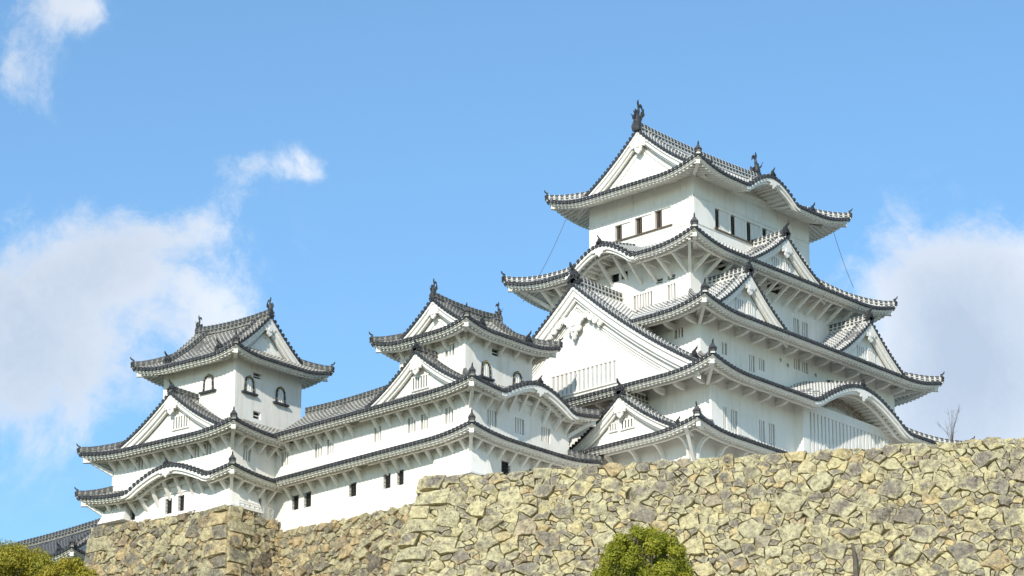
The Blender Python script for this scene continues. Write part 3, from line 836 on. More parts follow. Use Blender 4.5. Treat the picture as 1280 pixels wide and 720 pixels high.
# ================================================================== main keep
K = thing('castle_keep', 'tallest white castle keep, five tiers of tiled roofs, huge gable on its left side', 'castle keep', (192, 153, 60.5))
wall_box(K, 176.4, 207.5, 141.9, 164.5, 62.5, 70.3, mat='plaster')
wall_box(K, 178.2, 205.6, 141.6, 163.3, 69.6, 75.0, {'S': [(179.63, 180.03, 70.5, 72.25, 'bars'), (180.54, 181.31, 70.5, 72.25, 'bars'), (183.95, 184.65, 70.48, 72.22, 'bars'), (185.15, 185.85, 70.48, 72.22, 'bars'), (204.0, 204.7, 70.6, 72.2, 'bars')]})
w3 = wall_box(K, 179.4, 204.4, 143.5, 163.0, 74.5, 80.25, {'W': [(145.99, 145.15, 78.45, 79.25, 'bars')],
    'S': [(182.05, 182.68, 77.4, 78.35, 'bars'), (185.35, 186.05, 76.8, 78.15, 'bars'), (186.6, 187.3, 77.2, 78.15, 'bars'), (191.05, 191.84, 78.35, 79.25, 'bars'), (192.1, 192.85, 78.3, 79.2, 'bars'), (189.2, 189.5, 78.5, 78.8, 'vent'), (190.1, 190.4, 78.3, 78.6, 'vent'), (193.7, 194.0, 78.3, 78.6, 'vent')]})
w4 = wall_box(K, 181.6, 202.1, 146.1, 160.3, 79.6, 86.55, {'W': [(154.1, 153.3, 85.45, 86.45, 'iron'), (153.05, 152.4, 85.5, 86.45, 'iron'), (149.55, 148.85, 84.3, 84.68, 'vent'), (148.35, 147.6, 84.32, 84.7, 'vent'), (151.85, 149.95, 82.45, 83.85, 'bars'), (148.4, 147.6, 82.65, 83.95, 'bars')],
    'S': [(194.6, 195.35, 82.6, 84.05, 'bars'), (195.75, 196.5, 82.55, 84.0, 'bars'), (191.3, 193.2, 85.5, 86.5, 'brown'), (184.6, 186.4, 85.6, 86.5, 'brown')]})
w5 = wall_box(K, 184.35, 199.35, 147.8, 158.7, 86.4, 94.0, {'W': [(156.0, 154.35, 90.2, 91.5, 'half'), (153.9, 152.2, 90.2, 91.62, 'half'), (151.85, 150.15, 90.2, 91.72, 'half')],
    'S': [(187.0, 188.85, 90.0, 91.75, 'half'), (189.0, 190.9, 90.0, 91.75, 'half'), (191.05, 192.95, 90.0, 91.75, 'half'), (193.1, 195.0, 90.0, 91.75, 'half')]})
# plaster-covered timbers of the top storey
mb = MB()
for z, h in ((92.0, .16), (89.75, .14)):
    mb.box((184.30, 147.75, z), (184.37, 158.75, z + h)); mb.box((184.30, 147.75, z), (199.4, 147.82, z + h))
for y in (149.2, 152.0, 154.1, 156.2, 158.5): mb.box((184.31, y - .09, 92.16), (184.37, y + .09, 93.7))
for x in (186.9, 189.0, 191.0, 193.1, 195.2, 197.3): mb.box((x - .09, 147.76, 92.16), (x + .09, 147.82, 93.9))
mb.build('wall_moulding', M['trim'], w5)
mb = MB(); mb.box((184.2, 150.0, 90.06), (184.36, 156.3, 90.16)); mb.box((186.8, 147.66, 89.86), (195.1, 147.81, 89.98)); mb.build('window_sill', M['wood'], w5)

irimoya(K, (181.97, 201.75, 145.37, 161.1), 'x', 93.45, 98.75, 2.05, lift=.85, over=2.4, kara={'S': (9.55, 3.55, 1.55), 'N': (9.8, 3.55, 1.55)}, fishes=1.04, pend=1.25)
skirt_roof(K, (178.9, 204.85, 143.43, 163.0), (184.35, 199.35, 147.8, 158.7), 86.05, 2.85, lift=.85, over=2.65, kara={'W': (10.0, 3.6, 1.6, .2), 'E': (10.0, 3.6, 1.6)}, step=1.45, drop=1.35)
skirt_roof(K, (176.66, 207.2, 140.77, 165.7), (181.6, 202.1, 146.1, 160.3), 79.65, 3.0, lift=.75, over=2.7, kind='arm', step=2.0, drop=.6)
skirt_roof(K, (175.3, 208.6, 139.07, 166.2), (179.4, 204.4, 143.5, 163.0), 74.15, 2.35, lift=.75, over=2.6, kara={'S': (18.7, 6.5, 2.4, .27)}, kind='arm', step=2.0, drop=.6, skipb={'S': [(12.2, 29)]})
skirt_roof(K, (174.2, 209.5, 139.75, 166.4), (178.2, 205.6, 141.6, 163.3), 69.35, 1.05, lift=.62, over=2.1, kind='curved', step=2.4, drop=1.6, plan='SW', hips=('SW', 'SE'))
M['louvre'] = mat_flat('grey_louvre_shade', (.42, .42, .41), (.52, .52, .5), 2, .9)
# roof gables
gable(K, (0, 144.75) if 0 else (191.9, 144.4), (1, 0, 0), (0, 1, 0), 89.75, 86.35, 5.3, 3.6, wins=[(-.75, 87.6, .8, .85), (.55, 87.6, .8, .85)], name='gable_roof')
gable(K, (183.9, 142.0), (1, 0, 0), (0, 1, 0), 84.0, 80.1, 4.9, 4.4, wins=[(-.65, 81.45, .8, .95), (.65, 81.45, .8, .95)], name='gable_roof')
gable(K, (199.5, 142.0), (1, 0, 0), (0, 1, 0), 84.0, 80.1, 4.9, 4.4, wins=[(-.65, 81.45, .8, .95), (.65, 81.45, .8, .95)], name='gable_roof')
bg = gable(K, (175.8, 153.1), (0, -1, 0), (1, 0, 0), 83.6, 74.65, 12.2, 5.9, big=True, slope=1.22, ridge_h=.75, tymp_z=74.5, ov=.5, ornament=1.35, pendant=1.3, name='large_gable_roof', moldings=4)
lattice(bg, V((176.38, 152.45, 75.95)), V((0, -1, 0)), V((-1, 0, 0)), 6.6, 1.75, bars=15, back='louvre')
gable(K, (174.9, 147.8), (0, -1, 0), (1, 0, 0), 73.3, 69.9, 5.2, 3.4, wins=[(-1.1, 71.2, .7, .6), (.3, 71.2, 1.2, .7)], name='gable_roof')
# big projecting lattice bay under the undulating gable
mb = MB(); X0, X1, Y0, Y1, Z0, Z1 = 188.3, 203.6, 140.75, 141.62, 66.0, 74.6
mb.box((X0, Y0 + .3, Z0), (X1, Y1, Z1), 0)
n = 30
mb.box((X0 + .75, Y0 + .22, Z0), (X1 - .5, Y0 + .295, Z1 - .75), 2)
for i in range(n + 1):
    x = X0 + .75 + (X1 - X0 - 1.25) * i / n; mb.box((x - .15, Y0, Z0), (x + .15, Y0 + .25, Z1 - .75), 1)
mb.box((X0, Y0 - .05, Z1 - .75), (X1, Y0 + .29, Z1 - .02), 1); mb.box((X0, Y0 - .03, Z0), (X0 + .75, Y0 + .29, Z1 - .76), 1); mb.box((X1 - .5, Y0 - .03, Z0), (X1, Y0 + .29, Z1 - .76), 1)
for z in (71.6, 69.2): mb.box((X0 + .7, Y0 + .07, z), (X1 - .45, Y0 + .2, z + .18), 1)
mb.build('lattice_window', [M['plaster'], M['trim'], mat_flat('grey_louvre_shade', (.42, .43, .44), None, 2, .9)], K)
# carved panel beneath the arch
mb = MB()
for i in range(15):
    t = i / 14 * 2 - 1; c = V((194.0 + t * 3.4, 141.45, 75.05 + .75 * kshape(abs(t) * .9)))
    for rr, dz in ((.42, 0), (.27, .09)):
        ring = [c + V((rr * math.cos(a), -.04 - dz, rr * math.sin(a))) for a in [k * .6 + i for k in range(9)]]; mb.tube(ring, .06, 5)
mb.build('carved_panel', M['wood2'] if 'wood2' in M else mat_flat('pale_carved_wood', (.42, .33, .26), (.55, .46, .38), 3, .8), K)

# ================================================================== middle small keep
T = thing('castle_tower', 'smaller white castle tower with a gable facing left, standing in front of the tall keep', 'castle tower', (168, 156, 62), 'small corner towers of the castle')
wall_box(T, 162.3, 173.1, 151.2, 161.5, 62.5, 68.75, {'W': [(158.6, 157.9, 65.7, 66.85, 'iron'), (160.0, 159.25, 65.7, 66.82, 'iron')],
    'S': [(165.6, 166.6, 65.9, 66.95, 'iron'), (168.6, 169.4, 66.1, 66.95, 'iron')]}, mat='plaster_old')
wall_box(T, 162.3, 173.1, 151.2, 161.5, 68.7, 72.15, {'W': [(157.55, 156.75, 69.5, 70.65, 'bars'), (156.2, 155.5, 69.5, 70.65, 'bars'), (153.75, 152.95, 69.45, 70.65, 'bars'), (161.0, 160.3, 69.5, 70.65, 'bars')],
    'S': [(164.1, 165.1, 69.28, 70.5, 'bars'), (167.1, 168.1, 69.35, 70.55, 'bars'), (170.0, 171.0, 69.35, 70.5, 'bars'), (167.0, 168.05, 71.4, 71.8, 'vent'), (168.6, 169.65, 71.4, 71.8, 'vent')]}, mat='plaster_old')
tw = wall_box(T, 164.1, 171.5, 153.45, 160.2, 71.9, 77.3, {'W': [(155.5, 154.6, 75.4, 76.3, 'bars')], 'S': [(167.0, 167.85, 75.85, 76.4, 'vent')]}, mat='plaster_old')
kato(tw, (166.3, 153.45, 74.55), (1, 0, 0), (0, -1, 0), 1.0, 1.3); kato(tw, (169.8, 153.45, 74.55), (1, 0, 0), (0, -1, 0), 1.0, 1.3)
irimoya(T, (162.6, 172.97, 151.95, 161.65), 'x', 76.95, 80.0, 1.45, lift=.55, over=1.5, old=True, kind='strut', step=1.5, drop=.8, fishes=.62, pend=.8, rid=.5, dprof=.62)
skirt_roof(T, (160.63, 174.7, 149.54, 162.6), (164.1, 171.5, 153.45, 162.6), 71.5, 2.1, lift=.45, over=1.65, kara={'S': (7.4, 4.3, 1.45)}, old=True, step=1.2, drop=.95, plan='SWE', hips=('SW', 'SE'), brk=('S', 'W'), ornament=.85)
skirt_roof(T, (160.63, 174.8, 149.54, 161.6), (162.35, 173.05, 151.25, 161.6), 67.95, .75, lift=.5, over=1.65, old=True, step=1.2, drop=1.0, plan='SWE', hips=('SW', 'SE'), ornament=.85)
gable(T, (161.9, 156.5), (0, -1, 0), (1, 0, 0), 75.5, 72.15, 5.0, 3.4, old=True, wins=[(0, 73.3, 1.6, 1.0)], name='gable_roof', ridge_h=.45, ornament=.8)
# flared stone-dropping bay on the corner
def flare(parent, x0, x1, y0, y1, xa, ya, zt, zb, mat='plaster_old', xf=None):
    mb = MB(xf); f = .85
    a = [(x0 - f, y0 - f, zb), (x1, y0 - f, zb), (x1, y0 + .02, zb), (x0 - f, y0 + .02, zb)]
    mb.hexa([(x0 - f, y0 - f, zb), (xa, y0 - f, zb), (xa, y0 + .05, zb), (x0 - f, y0 + .05, zb), (x0 - .06, y0 - .06, zt), (xa, y0 - .06, zt), (xa, y0 + .05, zt), (x0 - .06, y0 + .05, zt)])
    mb.hexa([(x0 - f + .003, y0 + .052, zb), (x0 + .05, y0 + .052, zb), (x0 + .05, ya, zb), (x0 - f + .003, ya, zb), (x0 - .057, y0 + .052, zt), (x0 + .05, y0 + .052, zt), (x0 + .05, ya, zt), (x0 - .057, ya, zt)])
    mb.box((x0 - f - .06, y0 - f - .06, zb - .14), (xa + .06, y0 + .04, zb - .003)); mb.box((x0 - f - .06, y0 + .042, zb - .14), (x0 + .04, ya + .06, zb - .003))
    mb.build('stone_drop_bay', M[mat], parent, )
flare(T, 162.3, 173, 151.2, 161, 163.9, 154.6, 67.4, 65.1)

# ================================================================== connecting corridor
Cc = thing('castle_corridor', 'long two-storey white corridor building with tiled roofs joining the two smaller towers', 'corridor building', (165, 166, 62))
wall_box(Cc, 162.3, 168.7, 161.5, 172.5, 62.3, 68.75, {'W': [(163.6, 162.8, 65.75, 66.8, 'iron'), (169.7, 168.95, 65.85, 67.0, 'iron'), (168.4, 167.6, 65.82, 67.0, 'iron')]}, mat='plaster_old')
wall_box(Cc, 162.3, 168.7, 161.5, 172.5, 68.7, 72.1, {'W': [(167.3, 166.55, 69.5, 70.65, 'bars'), (166.0, 165.3, 69.5, 70.7, 'bars'), (170.95, 170.2, 69.55, 70.65, 'bars')]}, mat='plaster_old')
def lean(parent, x0, x1, y0, y1, z0, rise, run, ridge_=None, low=False):
    roof = MB(); eav = MB(); P0 = V((x0, y1, 0)); e = V((0, -1, 0)); n = V((1, 0, 0)); L = y1 - y0
    f = RoofF(L, z0, lambda d: rise * (.62 * d / run + .38 * (d / run) ** 2), 0, None, False, False)
    tile_side(roof, P0, e, n, L, f, lambda u: run); eave_side(eav, P0, e, n, L, f, 1.65, False, False); beam_side(eav, P0, e, n, L, f, 1.65, .85)
    if ridge_:
        P1 = V((x0 + 2 * run, y0, 0)); tile_side(roof, P1, -e, -n, L, f, lambda u: run, rolls=False); e2 = MB(); eave_side(e2, P1, -e, -n, L, f, 1.65, False, False)
    old = True; ro = roof.build('roof', TM(True), parent, uv=True); eav.build('eave_soffit', M['trim'], ro)
    if ridge_:
        e2.build('eave_soffit', M['trim'], ro)
        mb = MB(); ridge(mb, [(x0 + run, y0 + (y1 - y0) * j / 10, z0 + rise + .02 - .12 * math.sin(math.pi * j / 10)) for j in range(11)], .42, .45); mb.build('ridge', RM(old), ro)
    k = int(round(L / 1.2))
    for i in range(k):
        u = (i + .5) * L / k; bracket(ro, P0 + e * u + n * 1.65 + UP * (f.soff(u, .75) - .50), -n, .9, .95 if not low else 1.0, 'strut')
lean(Cc, 160.63, 170.3, 162.6, 171.6, 71.5, 3.1, 4.9, True)
lean(Cc, 160.63, 162.4, 161.6, 170.4, 67.95, .75, 1.72, None, True)

# ================================================================== left small keep
skew = lambda p: V((p.x - .092 * (p.y - 171.6), p.y, p.z))
Lt = thing('castle_tower', 'white castle tower at far left, three black-framed bell windows, top gable facing right', 'castle tower', (163, 177.5, 63), 'small corner towers of the castle')
wall_box(Lt, 157.8, 166.5, 171.6, 184.0, 64.6, 68.7, {'W': [(182.0, 181.4, 66.2, 67.35, 'iron'), (178.3, 177.6, 66.1, 67.3, 'iron'), (177.0, 176.35, 66.1, 67.35, 'iron'), (180.8, 180.0, 68.1, 68.6, 'vent'), (174.3, 173.5, 68.0, 68.5, 'vent')], 'S': [(160.45, 160.95, 65.8, 66.9, 'iron')]}, mat='plaster_old', xf=skew)
wall_box(Lt, 157.8, 166.5, 171.6, 184.0, 68.65, 72.1, {'W': [(175.8, 175.0, 70.1, 71.3, 'bars'), (174.55, 173.8, 70.1, 71.35, 'bars'), (181.6, 180.8, 70.2, 71.3, 'bars')], 'S': [(158.95, 159.7, 69.5, 70.7, 'bars')]}, mat='plaster_old', xf=skew)
lw = wall_box(Lt, 160.1, 167.2, 173.8, 181.3, 71.8, 78.8, {'S': [(162.0, 162.85, 77.2, 77.65, 'vent'), (162.1, 162.9, 73.95, 74.55, 'vent')]}, mat='plaster_old', xf=skew)
kato(lw, (160.1, 176.5, 76.85), (0, -1, 0), (-1, 0, 0), 1.05, 1.35, skew); kato(lw, (161.55, 173.8, 76.55), (1, 0, 0), (0, -1, 0), 1.0, 1.35, skew); kato(lw, (164.9, 173.8, 76.45), (1, 0, 0), (0, -1, 0), 1.0, 1.35, skew)
irimoya(Lt, (158.45, 168.75, 172.2, 182.9), 'y', 78.35, 82.35, 1.5, lift=.55, over=1.65, old=True, fishes=.6, pend=.9, rid=.5, dprof=.66, xf=skew)
skirt_roof(Lt, (156.05, 168.2, 169.84, 185.75), (160.1, 167.2, 173.8, 181.3), 71.35, 2.2, lift=.5, over=1.75, old=True, step=1.2, drop=.95, plan='SWN', hips=('SW', 'NW'), xf=skew, ornament=.85)
skirt_roof(Lt, (156.05, 168.2, 169.84, 185.75), (157.85, 166.5, 171.65, 183.95), 67.85, .8, lift=.5, over=1.7, kara={'W': (9.2, 4.6, 1.45)}, old=True, step=1.2, drop=1.0, plan='SWN', hips=('SW', 'NW'), xf=skew, ornament=.85)
gable(Lt, (157.3, 177.7), (0, -1, 0), (1, 0, 0), 75.6, 72.1, 5.2, 3.6, old=True, wins=[(.6, 73.3, 1.6, 1.0)], name='gable_roof', ridge_h=.45, ornament=.8, xf=skew)
flare(Lt, 157.8, 166, 171.6, 184, 160.2, 174.5, 67.4, 65.55, xf=skew)
mb = MB(skew); mb.hexa([(157.05, 181.9, 66.2), (157.85, 181.9, 66.2), (157.85, 184.6, 66.2), (157.05, 184.6, 66.2), (157.75, 182.1, 68), (157.85, 182.1, 68), (157.85, 184.0, 68), (157.75, 184.0, 68)]); mb.build('stone_drop_bay', M['plaster_old'], Lt)

# ================================================================== low building at the far left
M['slate'] = mat_tile('dark_slate_tiles', (.045, .05, .055), (.12, .125, .13), .2, (.22, .22, .22), False)
G = thing('gatehouse', 'low white building with a dark tiled roof, half hidden behind the left stone base', 'building', (168, 203, 60))
wall_box(G, 165.2, 172.5, 198.2, 215.4, 60.3, 68.0, mat='plaster_old')
irimoya(G, (163.4, 174.3, 196.6, 217.0), 'y', 67.55, 71.2, 1.6, tm=[M['slate'], M['slate'], M['tile_end'], M['slate']], lift=.5, over=1.75, old=True, fishes=.45, pend=.6, kind='strut', step=1.6, drop=.9, rid=.5)

# ================================================================== stone walls
def mat_stone(name, pal, grey, lichen):
    m, nt, b = new_mat(name)
    at = nt.nodes.new('ShaderNodeAttribute'); at.attribute_name = 'tone'
    sp = nt.nodes.new('ShaderNodeSeparateColor'); nt.links.new(at.outputs['Color'], sp.inputs[0])
    r0 = ramp(nt, pal); r0.color_ramp.interpolation = 'LINEAR'; nt.links.new(sp.outputs[0], r0.inputs[0])
    tc = nt.nodes.new('ShaderNodeTexCoord'); cx = nt.nodes.new('ShaderNodeCombineXYZ'); nt.links.new(sp.outputs[0], cx.inputs[0]); vm = nt.nodes.new('ShaderNodeVectorMath'); vm.operation = 'MULTIPLY_ADD'
    nt.links.new(cx.outputs[0], vm.inputs[0]); vm.inputs[1].default_value = (57, 0, 0); nt.links.new(tc.outputs['Object'], vm.inputs[2]); vv = vm.outputs[0]
    n1 = nnoise(nt, 1.0, 9, .74, vv); n2 = nnoise(nt, 2.6, 9, .8, vv); n3 = nnoise(nt, 7, 8, .8, vv)
    ad = nt.nodes.new('ShaderNodeMath'); ad.operation = 'MULTIPLY_ADD'; nt.links.new(sp.outputs[1], ad.inputs[0]); ad.inputs[1].default_value = .31; nt.links.new(n1.outputs[0], ad.inputs[2])
    r1 = ramp(nt, [(.56, (0, 0, 0)), (.72, (1, 1, 1))]); nt.links.new(ad.outputs[0], r1.inputs[0])
    c = mixc(nt, r1.outputs[0], r0.outputs[0], grey)
    r2 = ramp(nt, [(.38, (.30, .28, .26)), (.46, (.74, .72, .70)), (.54, (1.02, 1.01, .98)), (.66, (1.28, 1.25, 1.15))]); nt.links.new(n2.outputs[0], r2.inputs[0])
    c = mixc(nt, 1.0, c, r2.outputs[0], 'MULTIPLY')
    r3 = ramp(nt, [(.56, (0, 0, 0)), (.64, (1, 1, 1))]); nt.links.new(n3.outputs[0], r3.inputs[0])
    c = mixc(nt, r3.outputs[0], c, lichen)
    nt.links.new(c, b.inputs['Base Color']); b.inputs['Roughness'].default_value = .92
    sm = nt.nodes.new('ShaderNodeMath'); sm.operation = 'ADD'; nt.links.new(n2.outputs[0], sm.inputs[0]); nt.links.new(n3.outputs[0], sm.inputs[1])
    bump(nt, b, sm.outputs[0], 1.0, .16)
    return m
M['stone'] = mat_stone('lichened_yellow_stone', [(0, (.66, .585, .36)), (.35, (.80, .71, .43)), (.8, (.82, .70, .38)), (.94, (.76, .57, .29)), (1, (.56, .48, .35))], (.35, .30, .235), (.90, .85, .60))
M['stone_old'] = mat_stone('weathered_brown_stone', [(0, (.56, .49, .30)), (.5, (.72, .62, .36)), (.76, (.70, .52, .27)), (.90, (.48, .36, .21)), (1, (.20, .165, .13))], (.28, .24, .18), (.78, .72, .46))
M['mortar'] = mat_flat('dark_earth_in_joints', (.05, .04, .03), (.10, .08, .055), 2, .95)

def clip(poly, a, b, c):
    # keep a*x+b*y<=c
    out = []; n = len(poly)
    for i in range(n):
        p, q = poly[i], poly[(i + 1) % n]; dp = a * p[0] + b * p[1] - c; dq = a * q[0] + b * q[1] - c
        if dp <= 0: out.append(p)
        if (dp < 0 < dq) or (dq < 0 < dp):
            t = dp / (dp - dq); out.append((p[0] + (q[0] - p[0]) * t, p[1] + (q[1] - p[1]) * t))
    return out
def stone_wall(name, label, A, B, zt, drop, batter, mat, seed, big=.80, topz=None, quoinA=False, quoinB=False, back=3.0, sq=.74, extra=None, out=None, cat='stone wall', endA=None, endB=None, parent=None):
    """A,B: top corners seen from outside, left to right. Stones are fitted as a power diagram on the battered face."""
    rnd = random.Random(seed); A = V((A[0], A[1], 0)); B = V((B[0], B[1], 0)); e = (B - A).normalized(); L = (B - A).length
    o = e.cross(UP).normalized()       # outward, to the viewer's side
    bl = endA if endA is not None else 0; br = endB if endB is not None else 0       # widening of the foot at both ends per metre of drop
    topf = topz or (lambda u: zt)
    P = lambda u, v, w=0: A + e * u + o * (batter * v + w) + UP * (zt - v + w * batter)
    seeds = []
    vmin = -(max(topf(u * L / 40) for u in range(41)) - zt)
    def place(r, n, k, u0=None, u1=None, v0=None, v1=None):
        u0 = -2 - drop * bl if u0 is None else u0; u1 = L + 2 + drop * br if u1 is None else u1; v0 = vmin - .6 if v0 is None else v0; v1 = drop + 1 if v1 is None else v1
        for _ in range(n):
            u = rnd.uniform(u0, u1); v = rnd.uniform(v0, v1); rr = r * rnd.uniform(.8, 1.25); ok = True
            gi, gj = int(u // 2), int(v // 2)
            for a in (-1, 0, 1):
                for b in (-1, 0, 1):
                    for (su, sv, sr) in G_.get((gi + a, gj + b), ()):
                        if math.hypot(su - u, (sv - v) / sq) < (sr + rr) * k: ok = False; break
                    if not ok: break
                if not ok: break
            if ok: G_.setdefault((gi, gj), []).append((u, v, rr)); seeds.append((u, v, rr))
    G_ = {}
    def put(u, v, rr): G_.setdefault((int(u // 2), int(v // 2)), []).append((u, v, rr)); seeds.append((u, v, rr))
    quoins = []
    if quoinA or quoinB:
        v = vmin + .5; k = 0
        while v < drop + 1:
            w = .95 if k % 2 else .55
            hq = rnd.uniform(.95, 1.3); wq = (2.5 if k % 2 else 1.45) * rnd.uniform(.88, 1.12); t0, t1 = v - .5, v - .5 + hq; g_ = .02
            if quoinA: quoins.append([(-bl * t0, t0), (-bl * t0 + wq + rnd.uniform(-.12, .12), t0 + rnd.uniform(0, .08)), (-bl * t1 + wq + rnd.uniform(-.12, .12), t1 - g_), (-bl * t1, t1 - g_)])
            if quoinB: quoins.append([(L + br * t0 - wq + rnd.uniform(-.12, .12), t0), (L + br * t0, t0), (L + br * t1, t1 - g_), (L + br * t1 - wq, t1 - g_)])
            v += hq; k += 1
    # capping course
    u = 1.9 if quoinA else .3
    while u < L - (1.6 if quoinB else 0):
        r = rnd.uniform(.55, .95) * big / .78; put(u, zt - topf(u) + rnd.uniform(.28, .48), r * .82); u += r * 2.0
    place(big * 1.2, int(L * drop * .9), .9); place(big * .85, int(L * drop * 7), .9); place(big * .5, int(L * drop * 12), .95); place(big * .22, int(L * drop * 40), .86)
    me_v = []; me_f = []; tone = []; 
    def quad_noise(p): return noise.noise(p * 1.3) * .08 + noise.noise(p * 3.6) * .06 + abs(noise.noise(p * 7)) * .05
    for idx, (u, v, r) in enumerate(seeds + [(q, 0, None) for q in quoins]):
        isq = r is None
        if isq: poly = u; u = sum(p_[0] for p_ in poly) / 4; v = sum(p_[1] for p_ in poly) / 4
        if u < -bl * v - 1.2 or u > L + br * v + 1.2 or v < vmin - 1: continue
        if not isq: poly = [(u - 3, v - 3), (u + 3, v - 3), (u + 3, v + 3), (u - 3, v + 3)]
        gi, gj = int(u // 2), int(v // 2)
        for a in (range(-2, 3) if not isq else ()):
            for b in range(-2, 3):
                for (su, sv, sr) in G_.get((gi + a, gj + b), ()):
                    if su == u and sv == v: continue
                    du = su - u; dv = (sv - v) / sq / sq
                    c = (su * su - u * u + (sv * sv - v * v) / sq / sq - sr * sr * .5 + r * r * .5) / 2
                    poly = clip(poly, du, dv, c)
                    if len(poly) < 3: break
                if len(poly) < 3: break
            if len(poly) < 3: break
        if len(poly) < 3: continue
        poly = clip(poly, -1, -bl, 0 if isq or not quoinA else -1.25); poly = clip(poly, 1, -br, L if isq or not quoinB else L - 1.25) if len(poly) > 2 else poly
        if len(poly) > 2:
            tv = zt - topf(u) + rnd.uniform(-.10, .12); poly = clip(poly, 0, -1, -tv)
        if len(poly) > 2: poly = clip(poly, 0, 1, drop)
        if len(poly) < 3: continue
        ar = abs(sum(poly[i][0] * poly[(i + 1) % len(poly)][1] - poly[(i + 1) % len(poly)][0] * poly[i][1] for i in range(len(poly)))) / 2
        if ar < .012: continue
        cu = sum(p[0] for p in poly) / len(poly); cv = sum(p[1] for p in poly) / len(poly)
        # dressed stones: drop the shortest edges of the larger blocks so that they keep four or five sides
        sz0 = math.sqrt(ar)
        while sz0 > .45 and len(poly) > 4 and not isq:
            m_ = len(poly); best = None
            for i in range(m_):
                a0, a1, b0, b1 = poly[i - 1], poly[i], poly[(i + 1) % m_], poly[(i + 2) % m_]
                l_ = math.hypot(b0[0] - a1[0], b0[1] - a1[1]); dx1, dy1 = a1[0] - a0[0], a1[1] - a0[1]; dx2, dy2 = b0[0] - b1[0], b0[1] - b1[1]; dt = dx1 * dy2 - dy1 * dx2
                if abs(dt) < 1e-6: continue
                t_ = ((b1[0] - a0[0]) * dy2 - (b1[1] - a0[1]) * dx2) / dt; X_ = (a0[0] + dx1 * t_, a0[1] + dy1 * t_)
                ex = math.hypot(X_[0] - (a1[0] + b0[0]) / 2, X_[1] - (a1[1] + b0[1]) / 2)
                if t_ > 1 and ex < .38 * sz0 and X_[1] > zt - topf(X_[0]) - .1 and X_[0] > -bl * X_[1] - .1 and X_[0] < L + br * X_[1] + .1 and (best is None or l_ < best[0]): best = (l_, i, X_)
            if best is None or best[0] > .75 * sz0: break
            i = best[1]; q_ = list(poly); q_[i] = best[2]; q_.pop((i + 1) % m_); poly = q_
        # worn, crooked outlines: neighbours share the same bends
        # resample outline
        rs = []; step = .13 if ar > .15 else .08
        for i in range(len(poly)):
            p, q = poly[i], poly[(i + 1) % len(poly)]; k = max(1, int(math.hypot(q[0] - p[0], q[1] - p[1]) / step))
            for j in range(k): rs.append((p[0] + (q[0] - p[0]) * j / k, p[1] + (q[1] - p[1]) * j / k))
        def warp(a, b):
            q = V((a * .95, b * .95, seed)); w1 = noise.noise(q); w2 = noise.noise(q + V((31, 7, 0))); q = V((a * 3.1, b * 3.1, seed)); w3 = noise.noise(q); w4 = noise.noise(q + V((31, 7, 0)))
            ed = min(1, max(.15, (b - zt + topf(a)) / 1.2)) * min(1, max(.2, (a + bl * b) / 1.5) if quoinA else 1)
            return (a + (.20 * w1 + .07 * w3) * ed, b + (.17 * w2 + .07 * w4) * ed)
        rs = [warp(*q) for q in rs] if not isq else [(q[0] + .05 * noise.noise(V((q[0] * 1.5, q[1] * 1.5, seed))), q[1] + .05 * noise.noise(V((q[0] * 1.5, q[1] * 1.5, seed + 9)))) for q in rs]; cu, cv = sum(q[0] for q in rs) / len(rs), sum(q[1] for q in rs) / len(rs)
        size = math.sqrt(ar); tx = rnd.uniform(-.20, .20); ty = rnd.uniform(-.22, .16); h0 = rnd.uniform(-.05, .08) + size * .09
        if isq: tx *= .3; ty *= .4; h0 = .20
        if size < .45: h0 -= .06
        seedv = V((rnd.uniform(0, 99), rnd.uniform(0, 99), rnd.uniform(0, 99)))
        fac = []
        for _ in range(2):
            fa = rnd.uniform(0, 6.283); fac.append((math.cos(fa), math.sin(fa), rnd.uniform(.15, .55) * size, rnd.uniform(.2, .9)))
        base = len(me_v); n = len(rs); gap = min(.022, .008 + .010 * size) * rnd.choice((1, 1, 1, 2.6)); tn = rnd.random(); tg = rnd.random() ** 1.5
        e1 = rnd.uniform(.02, .05); levels = [(0.0, -.35, gap), (0, -.12, gap), (.008, 0.01, gap), (e1, .06, gap), (.24, .07, 0), (.45, .07, 0), (.72, .075, 0)]
        for (sh, w, gp) in levels:
            for (pu, pv) in rs:
                du, dv = cu - pu, cv - pv; dl = math.hypot(du, dv) or 1; s_ = sh + gap / dl * 1.3
                s_ = min(.9, s_)
                qu = pu + du * s_; qv = pv + dv * s_
                rough = 0 if w < -.1 else 1
                ww = w * (min(1, size * 1.1)) + (h0 + (qu - cu) * tx + (qv - cv) * ty) * rough
                for fx, fy, ft, fs_ in fac: ww -= max(0, (qu - cu) * fx + (qv - cv) * fy - ft) * fs_ * rough
                pt = P(qu, qv, ww)
                nn = quad_noise(V((qu, qv, 0)) + seedv) * rough * min(1, size * 1.2)
                j = V((noise.noise(V((pu * 2.5, pv * 2.5, 3)) + seedv), noise.noise(V((pu * 2.5, pv * 2.5, 9)) + seedv))) if False else None
                me_v.append(pt + o * nn); tone.append((tn, tg * (.4 + sh), 0, 1))
        me_v.append(P(cu, cv, .10 * min(1, size * 1.1) + h0) + o * quad_noise(V((cu, cv, 0)) + seedv)); tone.append((tn, tg * 1.2, 0, 1))
        for l in range(len(levels) - 1):
            for i in range(n):
                a, b = base + l * n + i, base + l * n + (i + 1) % n; me_f.append((a, b, b + n, a + n))
        l = len(levels) - 1
        for i in range(n): me_f.append((base + l * n + i, base + l * n + (i + 1) % n, base + (l + 1) * n))
    nstone = len(me_f); root = V(P(L / 2, drop, 0))
    # earth core behind the stones
    b0 = len(me_v); k = 24; core = []
